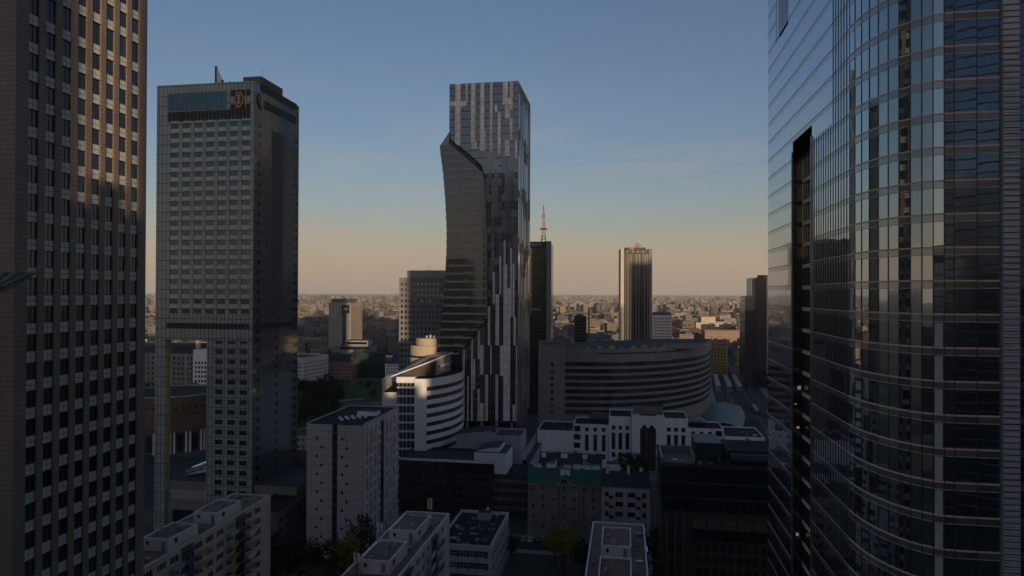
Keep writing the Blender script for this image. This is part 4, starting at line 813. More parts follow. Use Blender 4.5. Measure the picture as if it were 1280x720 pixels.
# ---- crescent office with ribbon windows
def crescent():
    P = [(706, 410), (725, 408.6), (745, 408), (765, 408.5), (785, 410.5), (805, 414), (822, 418.5), (838, 424.5), (852, 432), (865, 442), (875, 453), (882, 466), (887, 482), (889, 500), (889.5, 520)]
    p = at(706, 450, 410); b = B('crescent_office', 'grey crescent office with long ribbon windows and a tall blank parapet', 'office building', p.x, p.y, 0); W_ = [(at(a, 450, y).x - p.x, y - p.y) for a, y in P]
    top = at(740, 436, 408).z; zt = at(706, 452, 410).z; pit = 4.08
    def wall(name, z0, z1, off, m, cap=False, rng=None):
        mb = MB(); pts = W_ if rng is None else W_[rng[0]:rng[1]]; Q = []
        for i, q in enumerate(pts):
            a = Vector(pts[max(0, i - 1)]); c = Vector(pts[min(len(pts) - 1, i + 1)]); d = (c - a).normalized(); n = Vector((d.y, -d.x)); Q.append((Vector(q) + n * off, Vector(q) + n * (off - .5)))
        for (a, ai), (c, ci) in zip(Q, Q[1:]):
            mb.face([(a.x, a.y, z0), (c.x, c.y, z0), (c.x, c.y, z1), (a.x, a.y, z1)], m); mb.face([(a.x, a.y, z1), (c.x, c.y, z1), (ci.x, ci.y, z1), (ai.x, ai.y, z1)], m); mb.face([(ai.x, ai.y, z0), (ci.x, ci.y, z0), (c.x, c.y, z0), (a.x, a.y, z0)], m)
        return b.build(mb, name)
    for k in range(8):
        z1 = zt - pit * k
        if k: wall('band', z1 - .2, z1 + 1.45, 0, 'cres_clad')
        for i in range(len(W_) - 1):
            A, C = Vector(W_[i]), Vector(W_[i + 1]); d = C - A; n = Vector((d.y, -d.x)).normalized() * -.45; nn = max(2, int(d.length / 2.2))
            put('window', winmesh(d.length, pit - 1.6, nn, 1, 'frame_dark', 'g_dark'), b.o, ((A.x + C.x) / 2 + n.x, (A.y + C.y) / 2 + n.y, z1 - .2 - (pit - 1.6) / 2), math.atan2(d.y, d.x))
    wall('base_band', 0, zt - pit * 8 + 1.45, 0, 'cres_clad'); wall('parapet', zt, top, .05, 'cres_clad'); wall('parapet_slot', top - 3.2, top - 2.4, .09, 'louvre', rng=(2, 9))
    mb = MB(); mb.face([(x, y, top - 1.2) for x, y in W_] + [(W_[-1][0] - 40, W_[-1][1], top - 1.2), (0, 60, top - 1.2)], 'felt_grey'); b.build(mb, 'roof')
    xl = at(676.5, 450, 408).x - p.x; zl = at(690, 431.5, 406).z
    sp = dict(us=[(8.0, 10.4)] if False else [(5.6, 7.6)], zs=[(zt - pit * k - 2.6, zt - pit * k - .7) for k in range(8)][::-1], dep=.4, nx=1, g='g_black', frame='frame_dark')
    shell(b, xl, -.02, 40, zl, 'cres_clad', 'felt_grey', front=sp, y0=-2, name='end_block')
    for i in range(12): boxpart(b, 'roof_unit', 14 + i * 7, 15.5 + i * 7 + (i % 3), 6 + i * 1.5, 8 + i * 1.5, top - 1.2, top + .3 + .3 * (i % 3), 'metal' if i % 2 else 'concrete')
    boxpart(b, 'plant_room', 66, 88, 16, 30, top - 1.2, at(860, 427, 440).z, 'cres_clad', 'felt_grey')
crescent()
# ---- white building with the central portal
def portal():
    p = at(810, 590, 340); b = B('portal_building', 'symmetrical white building with tall narrow windows and a dark pointed glass portal', 'office building', p.x, p.y)
    z = lambda y, x=0: b.z(y, x, 0); X = lambda px: b.lx(px, 0, 550)
    def part(nm, xa, xb, ytop, wl, y0=0, d=22, nw=0, ww=1.9):
        x0, x1 = X(xa), X(xb); h = z(ytop, (x0 + x1) / 2); sp = None
        if nw: zz = h - (4.6 if ytop < 525 else 1.6); sp = dict(us=cols(x1 - x0, nw, ww, .5), zs=[(max(.8, zz - 16.0), zz - 13.4), (zz - 12.0, zz - 3.6), (zz - 2.2, zz)], dep=.6, nx=2, nz=2, g='g_portal', frame='frame_dark')
        shell(b, x0, x1, d, h, wl, 'felt', front=sp, y0=y0, name=nm, par=.6); return x0, x1, h
    part('wing_wall', 716.5, 761, 530.5, 'white_render', .6, 20, 4); part('wing_wall', 860.2, 905, 536, 'white_render', .6, 20, 4)
    part('middle_wall', 761.2, 789.8, 520.5, 'white_render', 0, 22, 3); part('middle_wall', 830.2, 860, 523, 'white_render', 0, 22, 3)
    part('end_wall', 672, 716.2, 537, 'white_render', -2, 26); part('end_wall', 905.3, 955, 545, 'white_render', -2, 26)
    for s in (0, 1):   # curved corner bays with small balconies
        x = X(716.5) + .2 if s == 0 else X(905) - 4.2
        for k in range(4): boxpart(b, 'corner_balcony', x, x + 3.6, -.3, .58, 4 + k * 4.2, 5.3 + k * 4.2, 'white_render'); boxpart(b, 'corner_glass', x + .2, x + 3.4, .45, .59, 5.35 + k * 4.2, 8.1 + k * 4.2, 'g_portal')
    x0, x1, h = X(790), X(830), z(519); xa, xb = X(800), X(820); ha = z(536)
    boxpart(b, 'portal_pier', x0, xa, -1.6, 20, 0, h, 'white_render'); boxpart(b, 'portal_pier', xb, x1, -1.6, 20, 0, h, 'white_render')
    mb = MB(); xm = (xa + xb) / 2; A = [(xa, ha), (xa, h), (xb, h), (xb, ha), (xm + 1.8, ha + 2.4), (xm, ha + .6), (xm - 1.8, ha + 2.4)]
    mb.face([(x, -1.6, q) for x, q in [(xa, ha), (xm - 1.8, ha + 2.4), (xm - 1.8, h), (xa, h)]], 'white_render'); mb.face([(x, -1.6, q) for x, q in [(xm - 1.8, ha + 2.4), (xm, ha + .4), (xm + 1.8, ha + 2.4), (xm + 1.8, h), (xm - 1.8, h)]], 'white_render'); mb.face([(x, -1.6, q) for x, q in [(xm + 1.8, ha + 2.4), (xb, ha), (xb, h), (xm + 1.8, h)]], 'white_render'); mb.face([(xa, -1.6, h), (xb, -1.6, h), (xb, 20, h), (xa, 20, h)], 'felt'); b.build(mb, 'portal_lintel')
    boxpart(b, 'portal_glass', xa + .02, xb - .02, .2, 1, 0, h - .3, 'g_portal')
    for i in range(5): x = xa + (xb - xa) * (i + .5) / 5; boxpart(b, 'portal_mullion', x - .12, x + .12, -.6, .19, 0, ha + 1, 'frame_grey')
    mb = MB(); mb.prism([(xm - 1.6, .15), (xm, -1.3), (xm + 1.6, .15)], 0, ha + .3, 'g_navy'); b.build(mb, 'portal_prow')
    boxpart(b, 'top_box', x0 + .4, x1 - .4, 2, 10, h, z(508.5), 'concrete_mid', 'felt'); 
    for k in range(2): boxpart(b, 'top_rail', x0 + .2, x1 - .2, .5, .8, h + 1 + k * 1.4, h + 1.2 + k * 1.4, 'metal')
    roofbits(b, X(680), X(712), 4, 18, z(537, X(690)) - .6, 3, 8); roofbits(b, X(915), X(950), 4, 18, z(545, X(930)) - .6, 4, 9)
    boxpart(b, 'rear_glass_roof', X(735), X(761), 10, 22, z(532, X(745)), z(525, X(745)), 'g_blue')
    boxpart(b, 'rear_glass_roof', X(861), X(885), 10, 22, z(538, X(870)), z(531, X(870)), 'g_blue')

portal()
# ---- black glass office at the lower right
def black_office():
    p = at(826, 582, 205); b = B('black_glass_office', 'black glass office with teal roof ledges above brown stone floors', 'office building', p.x, p.y); h = p.z; Wd = 62
    boxpart(b, 'lower_wall', 0, Wd, 1, 30, 0, h - 13, 'brown_stone', 'felt')
    for k, (dz0, dz1, y0, m) in enumerate(((13, 9.6, .2, 'g_black'), (9.5, 9.0, -.3, 'teal_ledge'), (8.98, 5.2, .6, 'g_black'), (5.18, 4.7, .1, 'teal_ledge'), (4.68, .5, 1.4, 'g_black'), (.48, 0, .9, 'teal_ledge'))):
        boxpart(b, 'upper_band' if m == 'g_black' else 'ledge', -.1 if m == 'teal_ledge' else 0, Wd, y0, 29, h - dz0, h - dz1, m, 'felt')
    for i in range(26): boxpart(b, 'glazing_bar', 1 + i * 2.4, 1.1 + i * 2.4, 0.02, .2, h - 12.9, h - 9.6, 'frame_dark')
    rb = MB(); xs = b.lx(866, 0, 640)
    for i in range(9):
        x = xs + i * 4.3; boxpart(b, 'terrace_panel', x, x + 3.9, .35, 1.02, h - 18.4, h - 15.8, 'brown_pink'); boxpart(b, 'terrace_opening', x + .1, x + 3.8, .5, 1.03, h - 21.6, h - 18.9, 'g_black')
    for i in range(3): boxpart(b, 'stone_pilaster', 1.6 + i * 2.4, 2.3 + i * 2.4, .3, 1.02, 0, h - 15, 'offwhite_dark')
    for i in range(18):
        for k in range(3):
            x = 1.0 + i * 2.4 if i < 3 else xs + .8 + (i - 3) * 2.3; put('window', winmesh(1.25, 2.3, 2, 1, 'frame_dark', 'g_black'), b.o, (x + 1.1, .96, h - 24 - 3.7 * k + (3 if i < 3 else 0)), 0)
    # roof: framed terrace and plant
    mb = MB(); 
    boxpart(b, 'roof_frame', .3, .7, 2, 20, h, h + 2.2, 'frame_grey'); boxpart(b, 'roof_frame', .3, 10, 18, 18.4, h, h + 2.2, 'frame_grey'); boxpart(b, 'roof_frame', 10, 10.4, 4, 18, h, h + 2.2, 'frame_grey')
    boxpart(b, 'roof_deck', 1, 10, 4, 18, h, h + .15, 'felt_brown'); boxpart(b, 'plant_room', 11, 19, 10, 24, h, h + 5.2, 'teal_dark', 'teal_dark'); boxpart(b, 'plant_room', 20, 60, 8, 24, h, h + 3.6, 'teal_dark', 'felt'); mb.tube((21, 6, h + 1.6), (38, 6, h + 1.6), 1.6, 1.6, 'teal_dark', 12); b.build(mb, 'duct')
    roofbits(b, 2, 18, 3, 9, h, 9, 21); roofbits(b, 24, 45, 10, 24, h + 3.6, 7, 22)
plain('teal_ledge', (.02, .06, .07), .35, 1, .2); plain('teal_dark', (.012, .035, .034), .5, 1, .25); plain('brown_pink', (.15, .085, .065), .6, 1, .2); plain('offwhite_dark', (.12, .105, .09), .8, 1, .2)
black_office()
# ---- old tenements along the street
def gable_roof(b, x0, x1, y0, y1, z, rise, m, over=.4, name='roof'):
    mb = MB(); ym = (y0 + y1) / 2; A = [(x0 - over, y0 - over, z), (x1 + over, y0 - over, z), (x1 + over, ym, z + rise), (x0 - over, ym, z + rise)]; C = [(x0 - over, ym, z + rise), (x1 + over, ym, z + rise), (x1 + over, y1 + over, z), (x0 - over, y1 + over, z)]
    mb.face(A, m); mb.face(C, m); mb.face([(x0, y0, z), (x0, ym, z + rise), (x0, y1, z)], 'tenement'); mb.face([(x1, y0, z), (x1, y1, z), (x1, ym, z + rise)], 'tenement'); return b.build(mb, name)
def chimney(b, x, y, z, h, parent=None, m='white_render', w=1.3):
    mb = MB(); mb.box(x - w, x + w, y - .35, y + .35, z, z + h, m); mb.box(x - w - .1, x + w + .1, y - .45, y + .45, z + h, z + h + .2, 'concrete'); return mb.build('chimney', parent or b.o)
def tenement():
    p = at(751, 672, 244); b = B('green_roof_tenement', 'sooty stone tenement with green metal roof and a central gable', 'tenement', p.x, p.y); Wd = -b.lx(659.5, 0, 640); h = b.z(607.5, -4); mb = MB()
    us = [(u - .65, u + .65) for u in [Wd + b.lx(px, 0, 640) for px in (666.5, 678.5, 692, 705, 717, 730.5, 741.5)]]; zs = [(b.z(y, -12) - .85, b.z(y, -12) + .95) for y in (660, 648, 635, 624, 612)]
    hs, an = facade(mb, (-Wd, 0), (0, 0), 0, h, us, zs, .35, 'tenement'); facade(mb, (0, 0), (0, 12), 0, h, [], [], 0, 'tenement'); facade(mb, (0, 12), (-Wd, 12), 0, h, [], [], 0, 'tenement'); facade(mb, (-Wd, 12), (-Wd, 0), 0, h, [], [], 0, 'tenement'); b.build(mb, 'wall'); windows(b, hs, an, 2, 2, 'frame_white', 'g_house')
    r = gable_roof(b, -Wd, 0, 0, 12, h, 4.6, 'green_roof')
    xa, xb = b.lx(688.5, 0, 605), b.lx(722.5, 0, 605); xm = (xa + xb) / 2; mb = MB(); zt = b.z(599.5, xm)
    mb.face([(xa, -.5, h), (xb, -.5, h), (xm, -.5, zt + 1)], 'tenement'); mb.face([(xa - .3, -.8, h), (xm, -.8, zt + 1.2), (xm, 5, zt + 1.2), (xa - .3, 3, h)], 'green_roof'); mb.face([(xb + .3, 3, h), (xm, 5, zt + 1.2), (xm, -.8, zt + 1.2), (xb + .3, -.8, h)], 'green_roof'); b.build(mb, 'gable'); boxpart(b, 'gable_window', xm - 1.1, xm + 1.1, -.56, -.49, h + .6, h + 1.9, 'g_black')
    for k, px in enumerate((692, 717)): x = b.lx(px, 0, 640); boxpart(b, 'oriel', x - 1.6, x + 1.6, -.7, .02, 6, h - 1, 'tenement'); [put('window', winmesh(1.9, 1.7, 3, 2, 'frame_white', 'g_house'), b.o, (x, -.75, z), 0) for z in ((zs[1][0] + zs[1][1]) / 2, (zs[2][0] + zs[2][1]) / 2, (zs[3][0] + zs[3][1]) / 2)]
    boxpart(b, 'cornice', -Wd, 0, -.6, -.003, h - .5, h - .02, 'tenement'); boxpart(b, 'string_course', -Wd, 0, -.2, -.003, 4.6, 5.0, 'tenement'); boxpart(b, 'door', b.lx(696, 0, 665) - 1, b.lx(696, 0, 665) + 1, -.1, -.003, 0, 4.2, 'louvre')
    for k, x in enumerate((-Wd + 3, -Wd + 7.5, -12.5, -9, -5, -2)): chimney(b, x, 6, h + 4.2, 1.3 + .4 * (k % 2), m='white_render')
    boxpart(b, 'dormer', xm - 1.7, xm + 1.7, 3, 7, h + 1.6, h + 4.6, 'white_render', 'green_roof')
    # rear wings round the courtyard: white fire walls, dark pitched roofs
    q = B('courtyard_tenement', 'dark-roofed courtyard house with bare white gable walls behind the green roof', 'tenement', *b.w(0, 14)); hh = 17.5
    for (x0, x1, nm) in ((-Wd + .5, -Wd + 7.5, 'side_wing'), (-8, -1, 'side_wing')):
        boxpart(q, nm, x0, x1, 0, 16, 0, hh, 'tenement'); mb = MB(); s = 1 if x0 < -12 else -1; xi, xo = (x1, x0) if s > 0 else (x0, x1)
        mb.face([(xo, 0, hh), (xi, 0, hh), (xi, 0, hh + 3.6)], 'white_render'); mb.face([(xo, 0, hh), (xi, 0, hh + 3.6), (xi, 16, hh + 3.6), (xo, 16, hh)], 'green_roof'); mb.face([(xi, 0, hh), (xi, 16, hh), (xi, 16, hh + 3.6), (xi, 0, hh + 3.6)], 'white_render'); q.build(mb, 'lean_to_roof')
        boxpart(q, 'fire_wall', xi - .9, xi + .9, -.2, 1.0, hh, hh + 4.6, 'white_render')
    boxpart(q, 'rear_wall', -Wd + .5, -1, 16, 26, 0, hh + 1, 'tenement'); gable_roof(q, -Wd + .5, -1, 16, 26, hh + 1, 4, 'slate', .3)
    for i in range(9): chimney(q, -Wd + 2 + i * (Wd - 4) / 8, 21 + (i % 3 - 1) * 2.5, hh + 3.2, 1.9, w=.9 + .4 * (i % 2))
    for i in range(5): put('window', winmesh(1.1, 1.7, 2, 2, 'frame_white', 'g_house'), q.o, (-Wd + 9.5 + i * 2.3, 15.96, hh - 2.2), 0)
    # white neighbour
    t = B('white_tenement', 'plain white tenement with dark roof and rows of triple windows', 'tenement', *b.w(17.2, -.6)); h2 = t.z(609.5, -8); hz = [(t.z(y, -8) - .9, t.z(y, -8) + .9) for y in (668, 656, 643.5, 631, 619)]
    shell(t, -17, 0, 12, h2, 'white_old', 'slate', front=dict(us=[(1.2, 2.6), (4.9, 7.6), (9.2, 11.9), (14.3, 15.7)], zs=hz, dep=.3, nx=3, g='g_house', frame='frame_dark'), par=.2); gable_roof(t, -17, 0, 0, 12, h2 + .02, 4.2, 'slate', .3, 'pitched_roof')
    for k, (a, c) in enumerate(hz): 
        for x in (-13.6, -4.1): boxpart(t, 'balcony', x - .8, x + .8, -1, -.003, a - .35, a - .1, 'concrete_dark'); boxpart(t, 'balcony_rail', x - .8, x + .8, -1.02, -.95, a - .1, a + .8, 'frame_dark')
    for k, x in enumerate((-15, -11, -7.5, -3)): chimney(t, x, 5 + (k % 2) * 2, h2 + 3.4, 2.0 + .5 * (k % 3), w=.5)
    boxpart(t, 'roof_hut', -15.5, -11.2, 8, 13, h2, h2 + 6, 'white_render', 'felt_grey'); boxpart(t, 'roof_hut', -15.2, -12.5, 5.5, 8, h2, h2 + 3.6, 'white_render', 'felt_grey')
    d = B('narrow_tenement', 'narrow dark tenement with white-framed windows between white house and black office', 'tenement', *b.w(21.2, -.3)); h3 = d.z(600, -2); hz = [(d.z(y, -2) - .9, d.z(y, -2) + .9) for y in (668, 657.5, 646, 633.5, 621, 608)]
    shell(d, -3.9, -.05, 12, h3, 'tenement', 'slate', front=dict(us=[(.5, 1.6), (2.2, 3.3)], zs=hz, dep=.3, nx=2, nz=2, g='g_house', frame='frame_white'), par=.4)
plain('white_old', (.54, .51, .46), .85, .6, .2, .1, streak=True)
tenement()
# ---- podium offices below the sail tower
def podium():
    p = at(617, 577, 268); b = B('ribbon_office', 'low brown office with rows of narrow windows under a glazed top floor', 'office building', p.x, p.y); h = p.z; x0 = b.lx(499, 0, 600); L = -x0
    us = [(1 + i * 1.62 + (.9 * (i // 5)), 2.05 + i * 1.62 + (.9 * (i // 5))) for i in range(20)]; us = [u for u in us if u[1] < L - .5]; zs = [(h - 8.4 - 3.5 * i, h - 6.5 - 3.5 * i) for i in range(5) if h - 8.4 - 3.5 * i > 0][::-1]
    shell(b, x0, 0, 20, h, 'brown_grey', 'felt_blue', front=dict(us=us, zs=zs, dep=.3, nx=1, g='g_black', frame='frame_dark'))
    for i in range(22):
        for j in range(2): boxpart(b, 'top_pane', x0 + .4 + i * (L - .8) / 22 + .05, x0 + .4 + (i + 1) * (L - .8) / 22 - .05, -.08, -.003, h - 5.2 + j * 2.1, h - 3.2 + j * 2.1, 'g_black')
    boxpart(b, 'roof_edge', x0, 0, -.4, -.003, h - .9, h, 'white_render'); boxpart(b, 'end_wall', .003, 13, .5, 18, 0, h - 5, 'brown_grey', 'felt')
    for k in range(4): boxpart(b, 'wall_band', .003, 13, .3, .497, h - 8.2 - 3.5 * k, h - 6.8 - 3.5 * k, 'concrete_dark')
    c = B('white_block', 'plain white rooftop block with curved roof edge on the low brown office', 'building', *b.w(0, 0), Z=0); xa, xb, xc = c.lx(592.5, 1, 580), c.lx(633, 1, 580), c.lx(632, 1, 600)
    hh = c.z(567, xb, 1); boxpart(c, 'wall', xa, xb, 1.0, 13, h - 6.5 if False else h - 4.8, hh, 'white_render', 'felt_blue') if False else boxpart(c, 'wall', .05, xb, 1.0, 16, 0, hh, 'white_render', 'felt_blue'); boxpart(c, 'wall', xa, .045, 1.0, 16, h - .85, hh, 'white_render', 'felt_blue')
    mb = MB(); n = 10; Pt = [(xa + (xb - xa) * i / n * .75, hh + 1.7 * math.sin(math.pi * .5 * i / n)) for i in range(n + 1)]
    for (u, q), (v, r) in zip(Pt, Pt[1:]): mb.face([(u, 3, q), (v, 3, r), (v, 16, r), (u, 16, q)], 'felt_blue'); mb.face([(u, 3, hh), (v, 3, hh), (v, 3, r), (u, 3, q)], 'white_render')
    u, q = Pt[-1]; mb.face([(u, 3, hh), (u, 16, hh), (u, 16, q), (u, 3, q)], 'white_render'); c.build(mb, 'curved_roof')
    e = B('white_annex', 'taller white annex with curved roof and a column of side windows below the sail tower', 'building', *b.w(0, 20)); xa, xb = e.lx(615, 0, 560), e.lx(651, 0, 560); hh = e.z(545, xb)
    shell(e, xa, xb, 16, hh, 'white_blue', 'felt_blue', right=dict(n=3, w=2, m=5, z0=3, p=4.2, h=2, nx=2, g='g_black'), front=dict(us=[(13, 15)], zs=rows(4, 4, 4, 2), nx=1, g='g_black'))
    mb = MB(); Pt = [(xa - 16 + 16 * i / 10, hh - 1 + 2.0 * math.sin(math.pi * .5 * i / 10)) for i in range(11)]
    for (u, q), (v, r) in zip(Pt, Pt[1:]): mb.face([(u, 2, q), (v, 2, r), (v, 15, r), (u, 15, q)], 'felt_blue'); mb.face([(u, 2, 0), (v, 2, 0), (v, 2, r), (u, 2, q)], 'white_blue')
    mb.face([(xa - 16, 2, 0), (xa - 16, 2, hh - 1), (xa - 16, 15, hh - 1), (xa - 16, 15, 0)], 'white_blue'); e.build(mb, 'curved_wing')
    k = B('tower_plinth', 'low pale plinth under the sail tower', 'building', *b.w(6, 40)); boxpart(k, 'wall', -45, 3, 0, 60, 0, 12, 'white_blue', 'felt_blue'); boxpart(k, 'upper_step', -40, 0, 6, 55, 12, 17, 'concrete', 'felt_blue')
    for i in range(9): boxpart(k, 'clerestory', -38 + i * 4.2, -35 + i * 4.2, 5.8, 6.02, 13, 15.5, 'g_portal')
plain('brown_grey', (.062, .055, .05), .8, .6, .25, streak=True); plain('felt_blue', (.04, .048, .07), .7, .4, .3); plain('white_blue', (.34, .36, .40), .7, .4, .12, streak=True)
podium()
# ---- red and white low office
p = at(613, 683, 196); b = B('red_panel_office', 'low flat office with dark red window bands and a cluttered black roof', 'office building', p.x, p.y); h = p.z; x0 = b.lx(545, 0, 690)
shell(b, x0, 0, 31, h, 'offwhite', 'felt', front=dict(us=[(-x0 - 1.6 - 2.75 * i - 1.9, -x0 - 1.6 - 2.75 * i) for i in range(5)][::-1], zs=[(h - 3.5 - 3.4 * i, h - 1.7 - 3.4 * i) for i in range(4)][::-1], nx=2, nz=2, g='g_house', frame='frame_white'), right=dict(n=8, w=2.6, zs=[(h - 3.5 - 3.4 * i, h - 1.7 - 3.4 * i) for i in range(4)][::-1], nx=3, g='g_house', frame='frame_white'))
for k in range(4):
    for i in range(6): x = -1.15 - 2.75 * i; boxpart(b, 'red_panel', x - .42, x + .42, -.06, -.003, h - 3.6 - 3.4 * k, h - 1.6 - 3.4 * k, 'red_panel')
    boxpart(b, 'red_side_band', .003, .05, 1, 30, h - 4.3 - 3.4 * k, h - 3.6 - 3.4 * k, 'red_panel')
roofbits(b, x0 + 2, -2, 2, 28, h - .9, 26, 33); boxpart(b, 'roof_hut', -9, -5, 24, 28, h - .9, h + 1.6, 'concrete', 'felt'); mast(b, -3, 27, h - .9, 3, dish=True); mast(b, -6, 26, h + 1.6, 2, dish=True)
# ---- dark low block and its neighbours between the hotel and the apartment tower
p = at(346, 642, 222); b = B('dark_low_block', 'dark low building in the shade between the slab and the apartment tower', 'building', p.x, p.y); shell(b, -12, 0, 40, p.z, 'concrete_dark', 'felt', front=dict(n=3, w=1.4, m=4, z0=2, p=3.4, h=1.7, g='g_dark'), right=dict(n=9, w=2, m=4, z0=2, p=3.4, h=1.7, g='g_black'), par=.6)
p = at(377, 545, 330); b = B('pale_bay_house', 'pale house with bay windows glimpsed beside the apartment tower', 'house', p.x, p.y); shell(b, -9, 8, 20, p.z, 'cream', 'felt_grey', front=dict(n=6, w=1.5, m=5, z0=2, p=3.4, h=1.9, g='g_house', frame='frame_white')); 
for k in range(4): boxpart(b, 'bay', -6, -3, -1, -.003, 3 + 3.8 * k, 5.6 + 3.8 * k, 'white_render')
# ---- hotel podium, round hall and the street scene seen through the cut-out
def hotel_podium():
    p = at(205, 600, 252); b = B('hotel_podium', 'grey hotel podium with stepped skylights and a ramp beam coloured golden as if sunlit', 'building', p.x, p.y); h = p.z; w = b.lx(262, 0, 620)
    boxpart(b, 'wall', 1, w + 34, 0, 30, 0, h, 'ic_podium', 'felt_grey'); boxpart(b, 'wall_recess', 3, w, -.06, -.003, h - 6.5, h - 3.2, 'concrete'); boxpart(b, 'entrance_recess', 3.6, w, -.1, -.003, 0, h - 10.5, 'g_black')
    for i in range(5): boxpart(b, 'skylight_step', 1.5 + i * 3.3, 4.6 + i * 3.3, 14 + i * 2, 26, h, h + 1.4 + i * 1.1, 'white_render', 'g_sky')
    mb = MB(); mb.beam((2, 10, h + .6), (18, 13, h + 6.2), .7, 'sunlit_gold', 1.2); b.build(mb, 'ramp_beam'); mb = MB(); mb.face([(4, 6, h + .3), (18, 8, h + 2.6), (18, 12, h + 4.5), (4, 9.5, h + .5)], 'g_sky'); b.build(mb, 'glass_slope')
    boxpart(b, 'rear_step', 18, w + 34, 30, 46, 0, h + 2, 'concrete_dark', 'felt'); boxpart(b, 'side_step', w + 34, w + 46, 4, 40, 0, h - 5, 'concrete_dark', 'felt')
panels('ic_podium', (.2, .195, .185), (.09, .09, .085), 3, 3.5, .08, .06, .6); glass('g_sky', (.06, .09, .1), .3, (.7, .95, 1)); plain('sunlit_gold', (.4, .28, .1), .6, 1, .15)  # last colour paints the sun's gold onto the ramp beam
hotel_podium()
def round_hall():
    c = at(216, 520, 398); b = B('round_hall', 'round stone hall with flat dark roof, tall columns and a lower ring', 'hall', c.x, c.y, 0); n = 48
    zt = at(216, 497, 375).z; z2 = at(216, 541, 368).z
    def ring(r): return [(r * math.cos(2 * math.pi * i / n), r * math.sin(2 * math.pi * i / n)) for i in range(n)]
    mb = MB(); mb.prism(ring(25), 0, zt, 'hall_stone', 'felt'); b.build(mb, 'drum')
    for r, z0, z1, m, nm in ((25.5, zt - .2, zt + .5, 'concrete', 'roof_rim'), (25.6, zt - 9.5, zt - 8.7, 'hall_stone', 'cornice'), (31.5, z2 - .3, z2 + .7, 'hall_stone', 'ring_cornice')):
        mb = MB(); A, C = ring(r), ring(r - 1.2)
        for i in range(n): j = (i + 1) % n; mb.face([(*A[i], z0), (*A[j], z0), (*A[j], z1), (*A[i], z1)], m); mb.face([(*A[i], z1), (*A[j], z1), (*C[j], z1), (*C[i], z1)], m); mb.face([(*C[i], z0), (*C[j], z0), (*A[j], z0), (*A[i], z0)], m); mb.face([(*C[j], z0), (*C[i], z0), (*C[i], z1), (*C[j], z1)], m)
        b.build(mb, nm)
    mb = MB(); mb.prism(ring(29.6), 0, z2, 'hall_stone', 'felt_grey'); b.build(mb, 'lower_ring')
    for i in range(44):
        a = R(190 + 160 * i / 43); x, y = 30.6 * math.cos(a), 30.6 * math.sin(a)
        if i % 4 in (0, 1): mb = MB(); mb.tube((x, y, 0), (x, y, z2 - .3), .65, .55, 'offwhite', 10); b.build(mb, 'column')
        elif i % 4 == 2: mb = MB(); mb.box(-1.5, 1.5, -.2, .2, 1, z2 - 2, 'g_black'); o = b.build(mb, 'tall_window'); o.location = (29.7 * math.cos(a + .03), 29.7 * math.sin(a + .03), 0); o.rotation_euler = (0, 0, a + math.pi / 2)
    for i in range(20):
        a = R(190 + 160 * i / 19); mb = MB(); mb.box(-.6, .6, -.15, .15, -.6, .6, 'g_black'); o = b.build(mb, 'small_window'); o.location = (25.05 * math.cos(a), 25.05 * math.sin(a), zt - 6.2 + 0); o.rotation_euler = (0, 0, a + math.pi / 2)
    for i in range(7): a = R(20 + 25 * i); boxpart(b, 'rail_post', 24.6 * math.cos(a) - .1, 24.6 * math.cos(a) + .1, 24.6 * math.sin(a) - .1, 24.6 * math.sin(a) + .1, zt + .5, zt + 2.2, 'white_paint')
plain('hall_stone', (.15, .105, .08), .8, .6, .25, .1)
round_hall()
p = at(176, 427, 560); b = B('palace_wing', 'long grey neoclassical wing with a dark roof seen through the hotel cut-out', 'building', p.x, p.y, -6); h = at(200, 441, 560).z
shell(b, -30, 62, 18, h, 'concrete_mid', 'slate', front=dict(n=24, w=1.5, m=8, z0=3, p=4.2, h=2.3, g='g_dark', nx=1)); gable_roof(b, -30, 62, 0, 18, h, 8, 'slate')
for i in range(7): boxpart(b, 'pilaster', -26 + i * 13, -24.6 + i * 13, -.5, -.003, 0, h - .5, 'concrete')
p = at(241.5, 437, 540); b = B('white_grid_house', 'white six-storey house with a grid of windows beside the grey wing', 'house', p.x, p.y, -6); shell(b, 0, 12.5, 12, p.z, 'white_render', 'felt_grey', front=dict(n=4, w=1.7, m=9, z0=2, p=3.6, h=2.0, g='g_dark', nx=2)); boxpart(b, 'turret', 1, 3.6, 2, 5, p.z, p.z + 7, 'cream', 'slate')
# ---- houses on the far side of the park
p = at(397, 452, 690); b = B('pink_facade_house', 'old pink four-storey house with dark mansard roof across the park', 'house', p.x, p.y, -5); h = p.z; shell(b, 0, 36, 20, h, 'pink', 'slate', front=dict(n=14, w=1.2, m=5, z0=1.5, p=3.6, h=1.9, g='g_dark', nx=1)); gable_roof(b, 4, 32, 2, 18, h, 7, 'slate'); boxpart(b, 'cornice', 0, 36, -.5, -.003, h - .7, h, 'pink')
p = at(441, 441, 705); b = B('netted_building', 'building wrapped in dark green scaffold netting across the park', 'building', p.x, p.y, -5); w = b.lx(481); boxpart(b, 'net_wrap', 0, w, 0, 20, 0, p.z, 'netting', 'felt')
for i in range(9): boxpart(b, 'scaffold_pole', w * i / 8 - .12, w * i / 8 + .12, -.4, -.15, 0, p.z + 1 + (i % 3), 'dark_metal')
for k in range(9): boxpart(b, 'scaffold_board', 0, w, -.38, -.18, 2 + 3.3 * k, 2.15 + 3.3 * k, 'teal_dark')
boxpart(b, 'roof_hut', 3, 10, 4, 12, p.z, p.z + 3, 'teal_dark')
